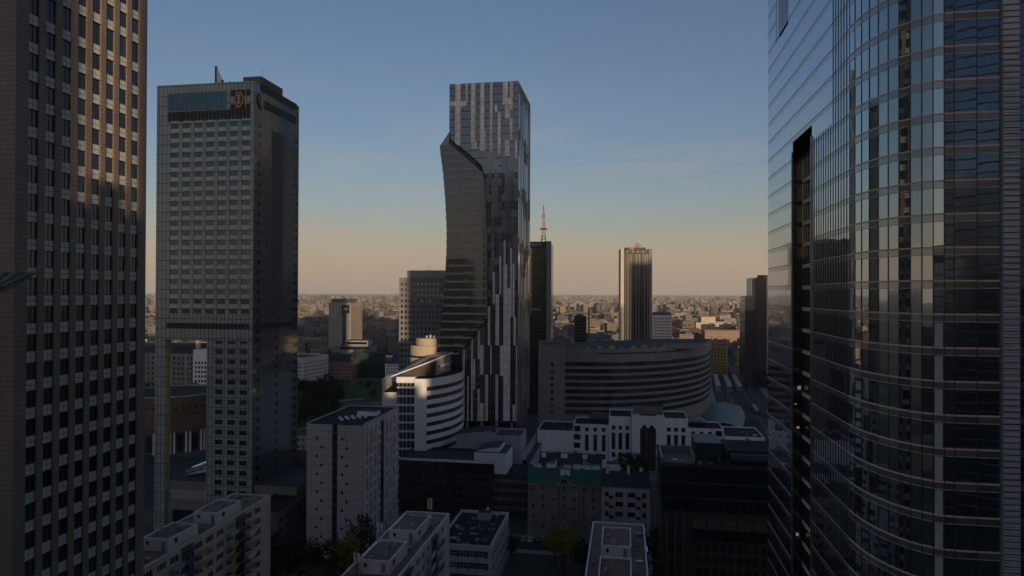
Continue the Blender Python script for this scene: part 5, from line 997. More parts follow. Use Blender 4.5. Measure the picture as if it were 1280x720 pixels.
p = at(481.5, 455, 680); b = B('billboard_house', 'small white house carrying a blue and red rooftop billboard', 'house', p.x, p.y, -5); h = p.z; w = b.lx(500.5); shell(b, 0, w, 14, h, 'white_render', 'felt_grey', front=dict(n=6, w=1.1, m=5, z0=1.2, p=3.2, h=1.7, g='g_dark', nx=1)); boxpart(b, 'billboard', 0, w, 1, 1.5, h, h + 9, 'billboard_blue'); boxpart(b, 'billboard_print', .6, w * .42, .94, .99, h + 3.2, h + 6.4, 'red_paint'); boxpart(b, 'billboard_stripe', .4, w * .48, .94, .99, h + 6.5, h + 8.6, 'white_render')
p = at(372, 447, 640); b = B('grey_corner_block', 'long grey five-storey block at the edge of the park', 'building', p.x, p.y, -20); shell(b, -22, 6, 40, p.z, 'offwhite', 'felt_grey', front=dict(n=9, w=1.4, m=6, z0=2, p=3.6, h=1.9, g='g_dark', nx=1), right=dict(n=12, w=1.4, m=6, z0=2, p=3.6, h=1.9, g='g_dark', nx=1))
p = at(430, 426, 820); b = B('stepped_hall', 'low stepped grey hall in front of the striped tower', 'hall', p.x, p.y, -5); boxpart(b, 'lower_wall', -6, 32, 0, 30, 0, p.z - 6, 'concrete_mid', 'felt_grey'); boxpart(b, 'upper_wall', 0, 28, 4, 26, p.z - 6, p.z, 'concrete', 'felt_grey'); boxpart(b, 'glazing', -5, 31, -.1, -.003, p.z - 10.5, p.z - 7, 'g_black'); boxpart(b, 'upper_glazing', 1, 27, 3.9, 3.997, p.z - 4.5, p.z - 1.5, 'g_black')
# ---- towers beyond the crescent
p = at(718, 395, 720); b = B('black_slab_tower', 'small black office tower with a thin chimney behind the crescent roof', 'tower', p.x, p.y, -5); w = b.lx(733); boxpart(b, 'wall', 0, w, 0, 14, 0, p.z, 'g_black', 'felt'); 
for k in range(20): boxpart(b, 'floor_band', 0, w, -.15, -.003, 3 + 3.3 * k, 3.6 + 3.3 * k, 'dark_metal') if 3.6 + 3.3 * k < p.z else None
boxpart(b, 'roof_box', 2, w - 3, 3, 10, p.z, p.z + 2, 'dark_metal')
p = at(736, 386, 715); b = B('dark_chimney', 'thin dark chimney next to the small black tower', 'chimney', p.x, p.y, 0); mb = MB(); mb.tube((0, 0, 0), (0, 0, p.z), 1.0, .8, 'dark_metal', 12); b.build(mb, 'shaft'); mb = MB(); mb.tube((0, 0, p.z), (0, 0, p.z + 1), 1.1, 1.1, 'louvre', 12); b.build(mb, 'rim')
p = at(816.5, 394, 760); b = B('white_slab', 'white gridded slab standing beside the ribbed tower', 'building', p.x, p.y, -4); w = b.lx(840); shell(b, 0, w, 16, p.z, 'white_render', 'felt', front=dict(n=8, w=1.3, m=18, z0=2, p=3.35, h=1.7, g='g_dark', nx=1)); boxpart(b, 'top_storey', 1, w - 1, 2, 12, p.z - .9, p.z + 3, 'concrete_dark', 'felt')
# ================================================================ streets
ST = B.__new__(B); ST.c = Vector((134, 431)); ST.ex = Vector((.968, -.25)); ST.ey = Vector((.25, .968))       # frame of the avenue
def sheet(fr, name, x0, x1, y0, y1, z, m, kerb=False):
    P = [tuple(fr.w(x, y)) for x, y in ((x0, y0), (x1, y0), (x1, y1), (x0, y1))]; mb = MB()
    if kerb: mb.prism(P, 0, z, m)
    else: mb.face([(*q, z) for q in P], m)
    return structure(mb, name)
GR = B.__new__(B); GR.c = Vector((0, 0)); g_ = R(GRID); GR.ex = Vector((math.cos(g_), math.sin(g_))); GR.ey = Vector((-math.sin(g_), math.cos(g_)))
sheet(ST, 'avenue', 0, 42, -80, 1400, .012, 'asphalt'); sheet(ST, 'pavement', -6, -.02, -80, 500, .13, 'pavement', True); sheet(ST, 'pavement', 42.02, 48, -80, 500, .13, 'pavement', True)
for x in (3.2, 6.6, 33, 36.4):
    mb = MB()
    for k in range(46): q = [ST.w(x + dx, 0 + k * 9 + dy) for dx, dy in ((-.09, 0), (.09, 0), (.09, 4), (-.09, 4))]; mb.face([(*v, .018) for v in q], 'marking')
    o = structure(mb, 'lane_marking')
for x in (12, 13.5, 26, 27.5): sheet(ST, 'tram_rail', x - .07, x + .07, -80, 500, .03, 'metal')
sheet(GR, 'street', -70, 46, 232, 243, .012, 'asphalt'); sheet(GR, 'pavement', -70, 46, 243.02, 245.7, .13, 'pavement', True); sheet(GR, 'pavement', -70, 46, 228.5, 231.98, .13, 'pavement_warm' if 'pavement_warm' in MATS else 'pavement', True)
sheet(GR, 'lawn', -6, 40, 190, 228.3, .02, 'grass_dark' if 'grass_dark' in MATS else 'grass')
def quadsheet(name, pts, z, m):
    mb = MB(); mb.face([(at(px, py, 75064 / (py - 366)).x, 75064 / (py - 366), z) for px, py in pts], m); return structure(mb, name)
quadsheet('park_lawn', [(360, 541), (500, 541), (500, 479), (360, 479)], .01, 'grass')
quadsheet('park_path', [(360, 480.5), (500, 480.5), (500, 473), (360, 473)], .02, 'earth'); quadsheet('bare_ground', [(415, 520), (490, 516), (488, 501), (430, 504)], .03, 'earth'); quadsheet('park_path', [(372, 508), (455, 500), (455, 498), (372, 505)], .035, 'pavement')
quadsheet('plaza', [(178, 640), (262, 640), (262, 572), (178, 572)], .01, 'asphalt')
# teal station canopy
def canopy():
    p = ST.w(-8, 0); b = B('station_canopy', 'pale teal curved canopy roof beside the avenue', 'canopy', p.x, p.y, -14.5); mb = MB(); n = 12
    def pt(u, v): return (-8 + 26 * u + 5 * math.sin(2.2 * v), -12 + 74 * v, 5.5 + 3.2 * math.sin(math.pi * u) * (1 - .4 * v) + 2.2 * v)
    for i in range(n):
        for j in range(n): mb.face([pt(i / n, j / n), pt((i + 1) / n, j / n), pt((i + 1) / n, (j + 1) / n), pt(i / n, (j + 1) / n)], 'teal_skin')
    b.build(mb, 'roof_skin')
    for j in range(7):
        for u in (.08, .92): m_ = MB(); q = pt(u, j / 6); m_.tube((q[0], q[1], 0), (q[0], q[1], q[2] - .02), .3, .25, 'metal', 8); b.build(m_, 'column')
    for j in range(13):
        m_ = MB()
        for i in range(n): a, c = pt(i / n, j / 12), pt((i + 1) / n, j / 12); m_.beam((a[0], a[1], a[2] + .1), (c[0], c[1], c[2] + .1), .18, 'frame_grey')
        b.build(m_, 'roof_rib')
plain('teal_skin', (.10, .2, .22), .5, .3, .15)
canopy()
for i, (x, y0, y1) in enumerate(((5, 196, 288), (14.8, 192, 285), (23.6, 196, 290))):
    p = ST.w(x, y0); b = B('tram_stop_shelter', ('long flat-roofed tram stop shelter nearest the station canopy', 'long flat-roofed shelter between two tram stops', 'long flat-roofed tram stop shelter nearest the navy tower')[i], 'shelter', p.x, p.y, -14.5, 'shelters along the avenue'); L = y1 - y0
    boxpart(b, 'platform', -2.2, 2.2, 0, L, 0, .3, 'pavement'); mb = MB(); mb.face([(-2, 0, 4.1), (2, 0, 4.6), (2, L, 4.6), (-2, L, 4.1)], 'cream'); mb.face([(-2, L, 3.9), (2, L, 4.4), (2, 0, 4.4), (-2, 0, 3.9)], 'concrete'); mb.face([(-2, 0, 3.9), (2, 0, 4.4), (2, 0, 4.6), (-2, 0, 4.1)], 'cream'); mb.face([(2, 0, 4.4), (2, L, 4.4), (2, L, 4.6), (2, 0, 4.6)], 'cream'); b.build(mb, 'roof')
    for k in range(10): boxpart(b, 'post', -.12, .12, 3 + k * (L - 6) / 9, 3.24 + k * (L - 6) / 9, .3, 4.1, 'dark_metal')
# ---------------------------------------------------------------- vehicles
plain('tyre', (.02, .02, .02), .8, 3, .1); plain('rim', (.3, .3, .31), .4, 3, .1, metal=.6); plain('headlamp', (.6, .6, .58), .2, 3, .05); plain('taillamp', (.3, .02, .02), .3, 3, .05)
for nm, c in (('car_white', (.55, .55, .54)), ('car_black', (.015, .015, .017)), ('car_silver', (.28, .29, .3)), ('car_red', (.25, .02, .02)), ('car_blue', (.03, .06, .16)), ('car_sand', (.32, .27, .2))): plain(nm, c, .25, 4, .05, metal=.2)
CARM = {}
def carmeshes(paint):
    if paint in CARM: return CARM[paint]
    L, w = 4.3, .88; prof = [(-2.15, .32), (-2.15, .72), (-1.95, .86), (-1.2, .92), (-.55, 1.40), (.85, 1.45), (1.65, .98), (2.05, .90), (2.15, .6), (2.15, .32)]
    mb = MB()
    def sec(x, z): return w * (1 if z < .95 else .82)
    n = len(prof)
    for i in range(n):
        (x0, z0), (x1, z1) = prof[i], prof[(i + 1) % n]; a, c = sec(x0, z0), sec(x1, z1); mb.face([(x0, a, z0), (x1, c, z1), (x1, -c, z1), (x0, -a, z0)], paint)
    for s in (-1, 1): q = [(x, s * sec(x, z), z) for x, z in prof]; mb.face(q if s < 0 else q[::-1], paint)
    body = mb.mesh('body'); gl = MB()
    gl.face([(-1.17, -.66, .97), (-1.17, .66, .97), (-.6, .62, 1.38), (-.6, -.62, 1.38)][::-1], 'g_black'); gl.face([(1.6, -.66, 1.03), (1.6, .66, 1.03), (.9, .62, 1.43), (.9, -.62, 1.43)], 'g_black')
    for s in (-1, 1): gl.face([(x, s * (.895 if z < 1 else .75), z) for x, z in ((-1.0, .98), (-.5, 1.36), (.8, 1.4), (1.4, 1.0))], 'g_black')
    gl = gl.mesh('car_glass'); wh = MB(); wh.tube((0, -.1, 0), (0, .1, 0), .31, .31, 'tyre', 12); wh.tube((0, -.11, 0), (0, -.12, 0), .18, .17, 'rim', 10); wh.tube((0, .11, 0), (0, .12, 0), .18, .17, 'rim', 10); wh = wh.mesh('wheel')
    h = MB(); h.box(-.04, .04, -.18, .18, -.08, .08, 'headlamp'); t = MB(); t.box(-.04, .04, -.16, .16, -.09, .09, 'taillamp'); CARM[paint] = (body, gl, wh, h.mesh('headlight'), t.mesh('taillight')); return CARM[paint]
def car(fr, x, y, ang, paint, label, group):
    p = fr.w(x, y); rz = math.degrees(math.atan2(fr.ex.y, fr.ex.x)) + ang; b = B('parked_car' if 'parked' in label else 'car', label, 'car', p.x, p.y, rz, group, Z=.015); bo, gl, wh, h, t = carmeshes(paint)
    put('body', bo, b.o, (0, 0, 0)); put('car_glass', gl, b.o, (0, 0, .004))
    for sx in (-1.35, 1.35):
        for sy in (-.8, .8): put('wheel', wh, b.o, (sx, sy, .31))
    for sy in (-.6, .6): put('headlight', h, b.o, (-2.13, sy, .68)); put('taillight', t, b.o, (2.13, sy, .72))
CN = {'car_white': 'white', 'car_black': 'black', 'car_silver': 'silver', 'car_red': 'red', 'car_blue': 'dark blue', 'car_sand': 'sand coloured'}
CS = ('car_black', 'car_silver', 'car_white', 'car_black', 'car_sand', 'car_white', 'car_blue', 'car_silver', 'car_black', 'car_white', 'car_silver', 'car_red'); NB = [CN[CS[max(0, i - 1)]] for i in range(12)]
for i, c in enumerate(CS): car(GR, -38.5 + 2.65 * i + random.uniform(-.15, .15), 240.3 + random.uniform(-.3, .3), 90 + random.uniform(-3, 3) + (180 if i % 3 == 0 else 0), c, CN[c] + (' car parked nose to the kerb below the tenement, beside a %s one' % NB[i] if i else ' car at the end of the row parked below the sooty tenement'), 'cars parked by the tenement')
for i, c in enumerate(('car_white', 'car_silver', 'car_black', 'car_sand', 'car_white', 'car_blue')): car(ST, 4.9 if i % 2 else 34.7, -20 + i * 26, 90, c, CN[c] + ' car driving along the avenue', 'cars on the avenue')
for i, c in enumerate(('car_silver', 'car_black', 'car_white')): car(GR, 27 + 0 * i, 205 + 7 * i, 0, c, CN[c] + ' car parked in the yard beside the black office', 'cars parked in the yard')
def tram(x, y, label, m1, m2):
    p = ST.w(x, y); b = B('tram', label, 'tram', p.x, p.y, -14.5, 'trams on the avenue', Z=.03); L = 30
    for k in range(3):
        y0 = k * 10.1; boxpart(b, 'car_body', -1.2, 1.2, y0 + .25, y0 + 9.85, .35, 1.5, m1); boxpart(b, 'window_band', -1.17, 1.17, y0 + .3, y0 + 9.8, 1.5, 2.55, 'g_black'); boxpart(b, 'roof', -1.2, 1.2, y0 + .25, y0 + 9.85, 2.55, 3.2, m2); boxpart(b, 'roof_box', -.7, .7, y0 + 3, y0 + 7, 3.2, 3.55, 'concrete')
        for q in (1.6, 8): boxpart(b, 'bogie', -.9, .9, y0 + q - .6, y0 + q + .9, .03, .36, 'dark_metal')
        for q in (2.5, 5, 7.5): boxpart(b, 'door', -1.23, -1.19, y0 + q - .5, y0 + q + .5, .45, 2.4, 'frame_grey')
tram(12.75, 40, 'yellow and red tram on the track beside the station canopy', 'red_paint', 'yellow_board'); tram(26.75, 75, 'cream tram on the far track of the avenue', 'red_paint', 'cream')
p = ST.w(34.5, 62); b = B('city_bus', 'cream city bus in the outer lane of the avenue', 'bus', p.x, p.y, -14.5, Z=.015)
boxpart(b, 'body', -1.25, 1.25, 0, 12, .4, 1.4, 'yellow_board'); boxpart(b, 'window_band', -1.22, 1.22, .1, 11.9, 1.4, 2.5, 'g_black'); boxpart(b, 'roof', -1.25, 1.25, 0, 12, 2.5, 3.1, 'cream')
for y in (2.6, 9.2):
    for s in (-1, 1): m_ = MB(); m_.tube((s * 1.0, y, .48), (s * 1.27, y, .48), .47, .47, 'tyre', 12); m_.tube((s * 1.27, y, .48), (s * 1.29, y, .48), .25, .24, 'rim', 10); b.build(m_, 'wheel')
for k in range(8):   # street lamps along the avenue
    p = ST.w(9.6 if k % 2 else 30.4, 10 + 44 * k); b = B('street_lamp', 'tall grey street lamp on the avenue median' if k % 2 else 'tall grey street lamp beside the outer lanes', 'street lamp', p.x, p.y, -14.5, 'street lamps of the avenue'); m_ = MB(); m_.tube((0, 0, 0), (0, 0, 9.5), .13, .08, 'metal', 8); b.build(m_, 'pole'); m_ = MB(); m_.beam((0, 0, 9.4), (-2.2, 0, 9.9), .09, 'metal'); b.build(m_, 'arm'); boxpart(b, 'lantern', -2.8, -2.0, -.18, .18, 9.78, 9.98, 'frame_grey')
# ---------------------------------------------------------------- trees
def treemesh(seed, mat, nc=46, per=46):
    rnd = random.Random(seed); mb = MB()
    for c in range(nc):
        while True:
            v = Vector((rnd.uniform(-1, 1), rnd.uniform(-1, 1), rnd.uniform(-1, 1)))
            if .35 < v.length < 1: break
        v = v.normalized() * (v.length ** .5) * rnd.uniform(.72, 1.05); ctr = Vector((v.x, v.y, 1.0 + v.z * (.95 if v.z > 0 else .72))); rr = rnd.uniform(.2, .36)
        for k in range(per):
            d = Vector((rnd.gauss(0, 1), rnd.gauss(0, 1), rnd.gauss(0, .8))) * rr * .55; p = ctr + d; s = rnd.uniform(.035, .075)
            a = Vector((rnd.gauss(0, 1), rnd.gauss(0, 1), rnd.gauss(0, 1))).normalized(); u = a.orthogonal().normalized() * s; w = a.cross(u).normalized() * s * .75
            mb.face([p - u, p - w, p + u, p + w], mat)
    return mb.mesh('crown')
def trunkmesh(seed):
    rnd = random.Random(seed); mb = MB(); mb.tube((0, 0, -.55), (.02, .01, .35), .085, .05, 'trunk', 7)
    for i in range(7): a = i * .9 + rnd.random(); mb.tube((.01, 0, rnd.uniform(.0, .3)), (math.cos(a) * .6, math.sin(a) * .6, rnd.uniform(.6, 1.3)), .035, .01, 'trunk', 5)
    return mb.mesh('trunk')
TM = {k: [treemesh(s, m) for s in range(3)] for k, m in (('leaf', 'leaf'), ('leaf_dark', 'leaf_dark'), ('leaf_yellow', 'leaf_yellow'), ('leaf_rust', 'leaf_rust'))}; TT = [trunkmesh(s) for s in range(3)]
def tree(X, Y, h, r, kind, label, group, i=0, z=0):
    b = B('tree', label, 'tree', X, Y, random.uniform(0, 360), group, Z=z); cz = h / 2.55
    put('crown', TM[kind][i % 3], b.o, (0, 0, h - 1.95 * cz), sc=(r, r, cz)); put('trunk', TT[i % 3], b.o, (0, 0, h - 1.95 * cz), sc=(r * .9, r * .9, cz * 1.12 if True else 1)); return b
def treepx(px, py, Y, h, r, kind, label, group, i=0): q = at(px, py, Y); return tree(q.x, Y, h, r, kind, label, group, i)
rt = random.Random(77); k = 0
for i in range(30):     # the dark grove at the park's near edge
    px, Y = rt.uniform(362, 424), rt.uniform(430, 600); kind = rt.choice(('leaf', 'leaf_dark', 'leaf_dark')); hh, rr = rt.uniform(11, 17), rt.uniform(4.5, 7); treepx(px, 500, Y, hh, rr, kind, ('tall ' if hh > 14.8 else 'low ' if hh < 12.6 else '') + ('broad ' if rr > 6.1 else 'slim ' if rr < 5.2 else '') + ('green' if kind == 'leaf' else 'dark green') + ' tree in the dense grove ' + ('nearest the apartment tower' if Y < 480 else 'next to the lawn' if Y > 545 else 'of the park'), 'trees of the park grove', i)
for i in range(9): treepx(rt.uniform(425, 486), 490, rt.uniform(560, 650), rt.uniform(5, 8), rt.uniform(2.5, 3.6), 'leaf', 'small green tree on the open park lawn', 'trees on the park lawn', i)
for i, (px, Y, h, kk) in enumerate(((183, 500, 22, 'leaf_rust'), (190, 480, 20, 'leaf_dark'), (214, 470, 19, 'leaf'), (222, 485, 20, 'leaf'), (233, 480, 21, 'leaf_rust'), (241, 490, 23, 'leaf_rust'), (250, 480, 22, 'leaf_rust'), (258, 500, 21, 'leaf'), (205, 490, 19, 'leaf_dark'), (227, 465, 17, 'leaf_yellow'))): treepx(px, 470, Y, h, 7.5, kk, {'leaf_rust': 'rusty autumn', 'leaf_dark': 'dark green', 'leaf': 'green', 'leaf_yellow': 'yellow-green'}[kk] + ' tree between the round hall and the grey wing', 'trees behind the round hall', i)
for i, (px, Y, h, r, kk, lb) in enumerate(((345, 190, 22, 6, 'leaf_dark', 'dark tree at the foot of the balcony slab'), (392, 185, 15, 6, 'leaf', 'green tree in front of the apartment tower'), (375, 200, 17, 6, 'leaf_dark', 'dark tree filling the yard by the low dark block'), (413, 200, 16.5, 6, 'leaf', 'bright green tree below the blank gable'), (438, 196, 19, 4.6, 'leaf_yellow', 'yellow-green tree squeezed beside the antenna slab'), (450, 205, 21, 4.5, 'leaf_dark', 'dark tree between apartment tower and antenna slab'), (357, 175, 13, 6, 'leaf_dark', 'low dark tree beside the balcony slab'), (402, 172, 11, 5, 'leaf', 'young green tree in the yard'),
    (705, 214, 15, 5.6, 'leaf_yellow', 'yellow-green tree on the lawn across from the sooty tenement'), (694, 222, 11.5, 4.2, 'leaf_yellow', 'small yellowish tree on the lawn by the street'), (728, 212, 12, 4, 'leaf_dark', 'dark tree hugging the brown-roofed slab'), (818, 215, 14, 5, 'leaf', 'green tree in the yard beside the black office'), (811, 200, 10, 4, 'leaf_dark', 'low dark tree in the yard beside the black office'), (791, 318, 14, 6, 'leaf_dark', 'dark tree before the portal building'), (802, 312, 13, 5, 'leaf_dark', 'dark bushy tree behind the white tenement'), (782, 325, 12, 5, 'leaf_dark', 'rounded dark tree at the portal steps'), (640, 226, 8, 2.7, 'leaf_rust', 'small rusty tree on the street corner'))):
    treepx(px, 690, Y, h, r, kk, lb, None, i)
for i in range(12): q = ST.w(49 + rt.uniform(0, 6), 150 + rt.uniform(0, 170)); kq = rt.choice(('leaf', 'leaf_yellow')); hq = rt.uniform(9, 15); tree(q.x, q.y, hq, rt.uniform(4, 6), kq, ('tall ' if hq > 12.5 else 'low ') + ('green' if kq == 'leaf' else 'yellow-green') + ' tree beside the avenue below the sunlit flats', 'trees beside the avenue', i)
# ---------------------------------------------------------------- the city out to the horizon
def colattr(me, cols_):
    at_ = me.attributes.new('col', 'FLOAT_COLOR', 'FACE')
    at_.data.foreach_set('color', [v for c in cols_ for v in (c[0], c[1], c[2], 1)])
class CityMB:
    def __init__(s): s.v = []; s.f = []; s.c = []
    def box(s, cx, cy, a, w, d, z0, z1, wc, rc):
        ca, sa = math.cos(a), math.sin(a); i = len(s.v)
        P = [(cx + ca * x - sa * y, cy + sa * x + ca * y) for x, y in ((-w / 2, -d / 2), (w / 2, -d / 2), (w / 2, d / 2), (-w / 2, d / 2))]
        s.v += [(x, y, z0) for x, y in P] + [(x, y, z1) for x, y in P]
        for k in range(4): j = (k + 1) % 4; s.f.append((i + k, i + j, i + 4 + j, i + 4 + k)); s.c.append(wc)
        s.f.append((i + 4, i + 5, i + 6, i + 7)); s.c.append(rc)
    def gable(s, cx, cy, a, w, d, z0, rise, rc):
        ca, sa = math.cos(a), math.sin(a); i = len(s.v)
        s.v += [(cx + ca * x - sa * y, cy + sa * x + ca * y, z) for x, y, z in ((-w / 2, -d / 2, z0), (w / 2, -d / 2, z0), (w / 2, 0, z0 + rise), (-w / 2, 0, z0 + rise), (w / 2, d / 2, z0), (-w / 2, d / 2, z0))]
        for q in ((0, 1, 2, 3), (3, 2, 4, 5), (0, 3, 5), (1, 4, 2)): s.f.append(tuple(i + k for k in q)); s.c.append(rc)
    def mesh(s, name):
        me = bpy.data.meshes.new(name); me.from_pydata(s.v, [], s.f); me.materials.append(MATS['city']); colattr(me, s.c); me.update(); return me
rc = random.Random(2024)
WALLS = [('pale grey', (.34, .335, .33)), ('cream', (.44, .38, .29)), ('white', (.5, .49, .47)), ('brick red', (.21, .14, .115)), ('sand', (.36, .29, .2)), ('dark grey', (.14, .14, .145)), ('ochre', (.36, .28, .18))]
ROOFS = [(.05, .05, .052), (.09, .085, .08), (.07, .055, .045), (.16, .075, .05), (.2, .2, .2)]; RN = dict(zip(ROOFS, ('black', 'grey', 'brown', 'rusty', 'pale')))
keep = [(-205, 920, 45), (135, 712, 30), (222, 655, 35), (-190, 705, 70), (70, 730, 30), (150, 770, 30), (-150, 830, 45), (-230, 650, 50)]
cand = []; grid = {}
def free(x, y, r):
    for kx_, ky_, kr in keep:
        if math.hypot(x - kx_, y - ky_) < kr + r: return False
    u = (x - 134) * .968 - (y - 431) * .25
    if -12 - r * .5 < u < 54 + r * .5 and y < 1500: return False
    g = 60
    for i in range(-1, 2):
        for j in range(-1, 2):
            for (a, c, q) in grid.get((int(x // g) + i, int(y // g) + j), ()):
                if math.hypot(x - a, y - c) < (r + q) * .72: return False
    grid.setdefault((int(x // g), int(y // g)), []).append((x, y, r)); return True
for tries in range(7000):
    Y = 800 * math.exp(rc.random() ** .85 * math.log(11000 / 800)); px = rc.uniform(120, 1010); X = (px - 640) / F * Y
    if Y > 2600: tall = rc.random() < (.5 if px > 680 else .16)
    else: tall = rc.random() < .08
    if tall: w, d, h = rc.uniform(14, 34), rc.uniform(12, 16), rc.uniform(30, 46) if Y > 2600 else rc.uniform(25, 40)
    else: w, d, h = rc.uniform(16, 62), rc.uniform(11, 22), rc.choice((8, 11, 14, 17, 20, 23))
    if Y > 5200 and rc.random() < .1: h = rc.uniform(45, 62); w = rc.uniform(18, 24)
    if not free(X, Y, (w + d) / 3.2): continue
    cand.append((w * h / Y / Y, X, Y, w, d, h, px, R(GRID + rc.choice((0, 0, 0, 90, 25, -30)) + rc.uniform(-4, 4)), rc.randrange(len(WALLS)), rc.choice(ROOFS), rc.random()))
vis = lambda px: 374 < px < 498 or 692 < px < 776 or 816 < px < 940 or 178 < px < 196 or 210 < px < 256
order = sorted(range(len(cand)), key=lambda i: -cand[i][0] * (1 if vis(cand[i][6]) else 0)); single = set(order[:290]); rest = CityMB()
for i, (ar, X, Y, w, d, h, px, a, wi, rf, rr) in enumerate(cand):
    one = i in single; mb = CityMB() if one else rest; x, y, aa = (0, 0, 0) if one else (X, Y, a); wc = [v * (.5 + .4 * rr) for v in WALLS[wi][1]]
    mb.box(x, y, aa, w, d, 0, h, wc, rf); ca, sa = math.cos(aa), math.sin(aa); kind = 'flat'
    if h < 20 and rr < .45: mb.gable(x, y, aa, w + .8, d + .8, h, d * .32, rf if rr > .2 else (.2, .085, .05)); kind = 'pitched'
    else:
        for q in range(2 if one else 1): ox = (rr - .5 + q * .35) * w * .5; mb.box(x + ca * ox, y + sa * ox, aa, 5, 4, h, h + 2.6, wc, rf)
    if one:
        o = bpy.data.objects.new('city_house' if h < 25 else 'tower_block', mb.mesh('city_block')); COL.objects.link(o); o.location = (X, Y, 0); o.rotation_euler = (0, 0, a); dist = 'near the middle distance' if Y < 1500 else ('in the distant city' if Y < 3500 else 'on the hazy skyline')
        tag(o, '%s %s with %s roof %s' % (WALLS[wi][0], ('long low house' if w > 38 else 'low house') if h < 15 else ('long mid-rise block' if w > 38 else 'mid-rise block') if h < 25 else 'high-rise block', 'a flat %s' % RN[rf] if kind == 'flat' else 'a pitched %s' % (RN[rf] if rr > .2 else 'red'), dist), 'house' if h < 25 else 'apartment block', 'houses and blocks of the distant city')
o = bpy.data.objects.new('distant_city', rest.mesh('distant_city')); COL.objects.link(o); o['kind'] = 'stuff'; tag(o, 'countless small pale blocks of the city fading to the horizon', 'city')
# sunlit flats and halls that stand out
def quick(name, label, cat, px, py, Y, w, d, rz, wall, roof='felt_grey', n=None, m=None, top=None, right=None):
    p = at(px, py, Y); b = B(name, label, cat, p.x, p.y, rz); h = p.z; m = m or max(2, int((h - 2) / 3.4)); n = n or max(3, int(w / 3.2))
    shell(b, 0, w, d, h, wall, roof, front=dict(n=n, w=1.5, m=m, z0=1.6, p=(h - 2.4) / m, h=1.6, nx=1, g='g_dark', ind=True), right=dict(n=max(2, int(d / 3.5)), w=1.4, m=m, z0=1.6, p=(h - 2.4) / m, h=1.6, nx=1, g='g_dark', ind=True)); return b, h
plain('gold_sunlit', (.5, .33, .13), .8, .5, .15)  # golden sunlight on the flats, put into their wall colour
quick('gold_flats', 'narrow flats coloured gold as if sunlit next to the avenue trees', 'apartment block', 891, 433, 740, 15, 14, -20, 'gold_sunlit'); quick('gold_tower_flats', 'slim block of flats coloured sunlit gold at the foot of the navy tower', 'apartment block', 921, 434, 735, 9, 12, -25, 'gold_sunlit')
quick('step_flats', 'lower annex, coloured sunlit gold, of the slim flats by the navy tower', 'apartment block', 918, 454, 715, 9.5, 12, -25, 'gold_sunlit')
b, h = quick('museum_block', 'large beige block with stepped top lit by the low sun', 'building', 870, 403, 1500, 90, 50, 4, 'cream'); boxpart(b, 'stepped_top', 14, 46, 6, 30, h, h + 12, 'cream', 'felt_grey'); boxpart(b, 'hall_wing', 92, 160, 4, 40, 0, h - 2, 'cream', 'felt_grey')
quick('long_brick_house', 'long low brick building with a flat roof across the railway', 'building', 881, 413, 1150, 74, 20, -3, 'pink'); b, h = quick('beige_hall', 'low beige hall with a small tower lit by the sun', 'hall', 851, 411, 1430, 34, 20, 0, 'cream'); boxpart(b, 'small_tower', 22, 27, 4, 9, h, h + 11, 'cream')
b = B('arched_hall', 'dark hall with a low curved roof beyond the brick building', 'hall', *at(893, 410, 1270).xy, 0); mb = MB(); n = 12; L = 66; Pt = [(L * i / n, 6 + 12 * math.sin(math.pi * i / n)) for i in range(n + 1)]
for (u, q), (v, r) in zip(Pt, Pt[1:]): mb.face([(u, 0, q), (v, 0, r), (v, 40, r), (u, 40, q)], 'slate'); mb.face([(u, 0, 0), (v, 0, 0), (v, 0, r), (u, 0, q)], 'concrete_dark')
b.build(mb, 'vault')
# woods and street trees far off: one mass
wd = MB()
for i in range(2400):
    Y = 760 * math.exp(rc.random() ** .9 * math.log(6500 / 760)); px = rc.uniform(150, 1000); X = (px - 640) / F * Y; u = (X - 134) * .968 - (Y - 431) * .25
    if -8 < u < 50 and Y < 1500: continue
    if any(math.hypot(X - a, Y - c) < r for a, c, r in keep): continue
    for t in range(rc.randint(1, 4)):
        cx, cy, h, r = X + rc.gauss(0, 14), Y + rc.gauss(0, 14), rc.uniform(9, 17), rc.uniform(4, 7)
        for k in range(26):
            a = rc.uniform(0, 6.28); z = rc.uniform(.15, 1); rr = r * math.sqrt(max(.05, 1 - (z * 1.6 - .7) ** 2)) * rc.uniform(.5, 1.05); p = Vector((cx + rr * math.cos(a), cy + rr * math.sin(a), z * h)); s = r * rc.uniform(.16, .3)
            nrm = Vector((rc.gauss(0, 1), rc.gauss(0, 1), rc.gauss(0, 1))).normalized(); e1 = nrm.orthogonal().normalized() * s; e2 = nrm.cross(e1).normalized() * s; wd.face([p - e1, p - e2, p + e1, p + e2], 'leaf_far')
leafmat('leaf_far', (.04, .055, .02))
o = wd.build('distant_trees', None, 'stuff'); tag(o, 'dark green masses of trees between the distant houses', 'trees')
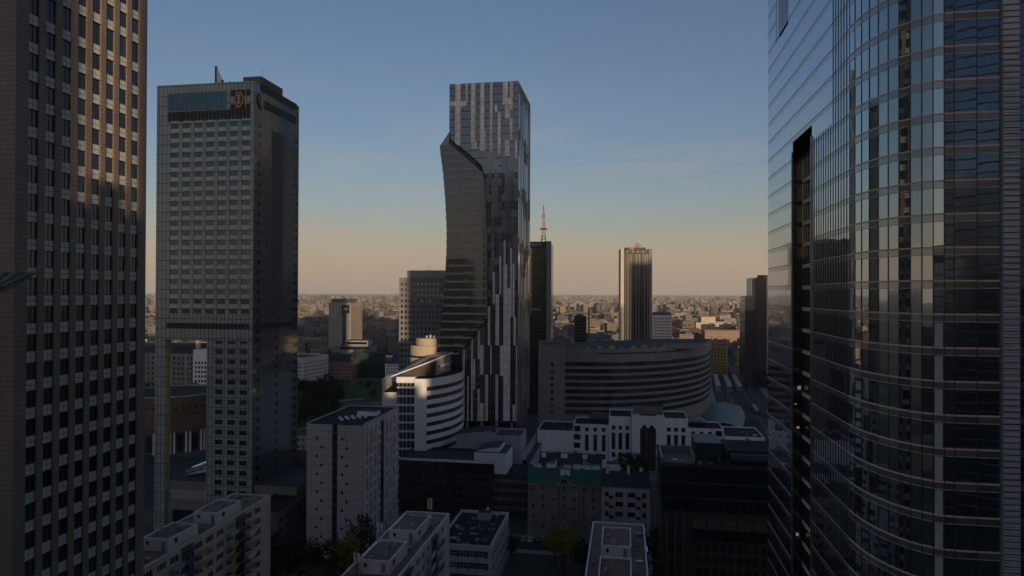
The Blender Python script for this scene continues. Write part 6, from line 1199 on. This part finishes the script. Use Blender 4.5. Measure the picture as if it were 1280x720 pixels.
# ---------------------------------------------------------------- unseen towers added behind the viewpoint, shaped to shade streets and fill glass reflections
glass('back_a', (.012, .018, .03), .2, (.6, .75, 1), .08); glass('back_b', (.03, .035, .045), .12, (.65, .8, 1), .12)
def addedtower(label, x0, x1, h, m, d=40, rz=SUN_AZ, y=-150):
    b = B('added_tower', label, 'tower', x0, y, rz); w = (x1 - x0) * math.cos(R(SUN_AZ)); boxpart(b, 'wall', 0, w, -d, 0, 0, h, m, 'felt'); mb = MB(); z = 3.8
    while z < h - 2: mb.box(-.15, w + .15, -d - .15, .15, z, z + .6, 'concrete_dark'); z += 3.8
    b.build(mb, 'floor_band', 'stuff'); boxpart(b, 'plant_room', w * .2, w * .8, -d * .8, -d * .2, h, h + 5, 'concrete_dark', 'felt')
for lb, x0, x1, h, m in (('broad dark glass shade tower added behind the viewpoint, left of the narrow gap', -24, 2.66, 205, 'back_a'), ('lower stone shade block added in the narrow gap behind the viewpoint', 2.7, 8.26, 124, 'back_b'),
    ('tall stone shade tower added behind the viewpoint, right of the narrow gap', 8.3, 65.36, 206, 'back_b'), ('mid-height dark shade block added behind the viewpoint', 65.4, 82.46, 84, 'back_a'), ('slightly taller stone shade block added behind the viewpoint', 82.5, 92.86, 95, 'back_b'), ('tallest dark glass shade tower added behind the viewpoint', 92.9, 162.9, 236, 'back_a'),
    ('wide stone shade tower added behind the viewpoint', 163, 262.9, 186, 'back_b'), ('long dark shade block added behind the viewpoint', 263, 342, 150, 'back_a'), ('tall stone shade block added at the end of the row behind the viewpoint', 348, 453, 196, 'back_b'),
    ('low dark block added beyond the row behind the viewpoint', 455, 560, 92, 'back_a'), ('low stone block added beyond the row behind the viewpoint', 570, 700, 80, 'back_b'), ('low grey block added furthest along the row behind the viewpoint', 715, 900, 70, 'back_a'),
    ('squat stone shade block added behind the viewpoint', -170, -26, 104, 'back_b'), ('dark slim tower added behind the viewpoint', -262, -235, 128, 'back_a'), ('long low stone block added behind the viewpoint', -420, -290, 62, 'back_b')): addedtower(lb, x0, x1, h, m)
# ---------------------------------------------------------------- haze: even, thin air over the whole city
HZ = bpy.data.materials.new('haze'); HZ.use_nodes = True; t = HZ.node_tree; t.nodes.remove(t.nodes['Principled BSDF']); pv = t.nodes.new('ShaderNodeVolumePrincipled')
pv.inputs['Color'].default_value = (.93, .96, 1, 1); pv.inputs['Density'].default_value = 4.6e-5; pv.inputs['Anisotropy'].default_value = 0; t.links.new(pv.outputs[0], t.nodes['Material Output'].inputs['Volume']); MATS['haze'] = HZ
mb = MB(); mb.box(-26500, 26500, -8200, 34500, -1, 245, 'haze'); o = mb.build('haze', None, 'stuff'); tag(o, 'thin pale evening haze over the whole city', 'haze')
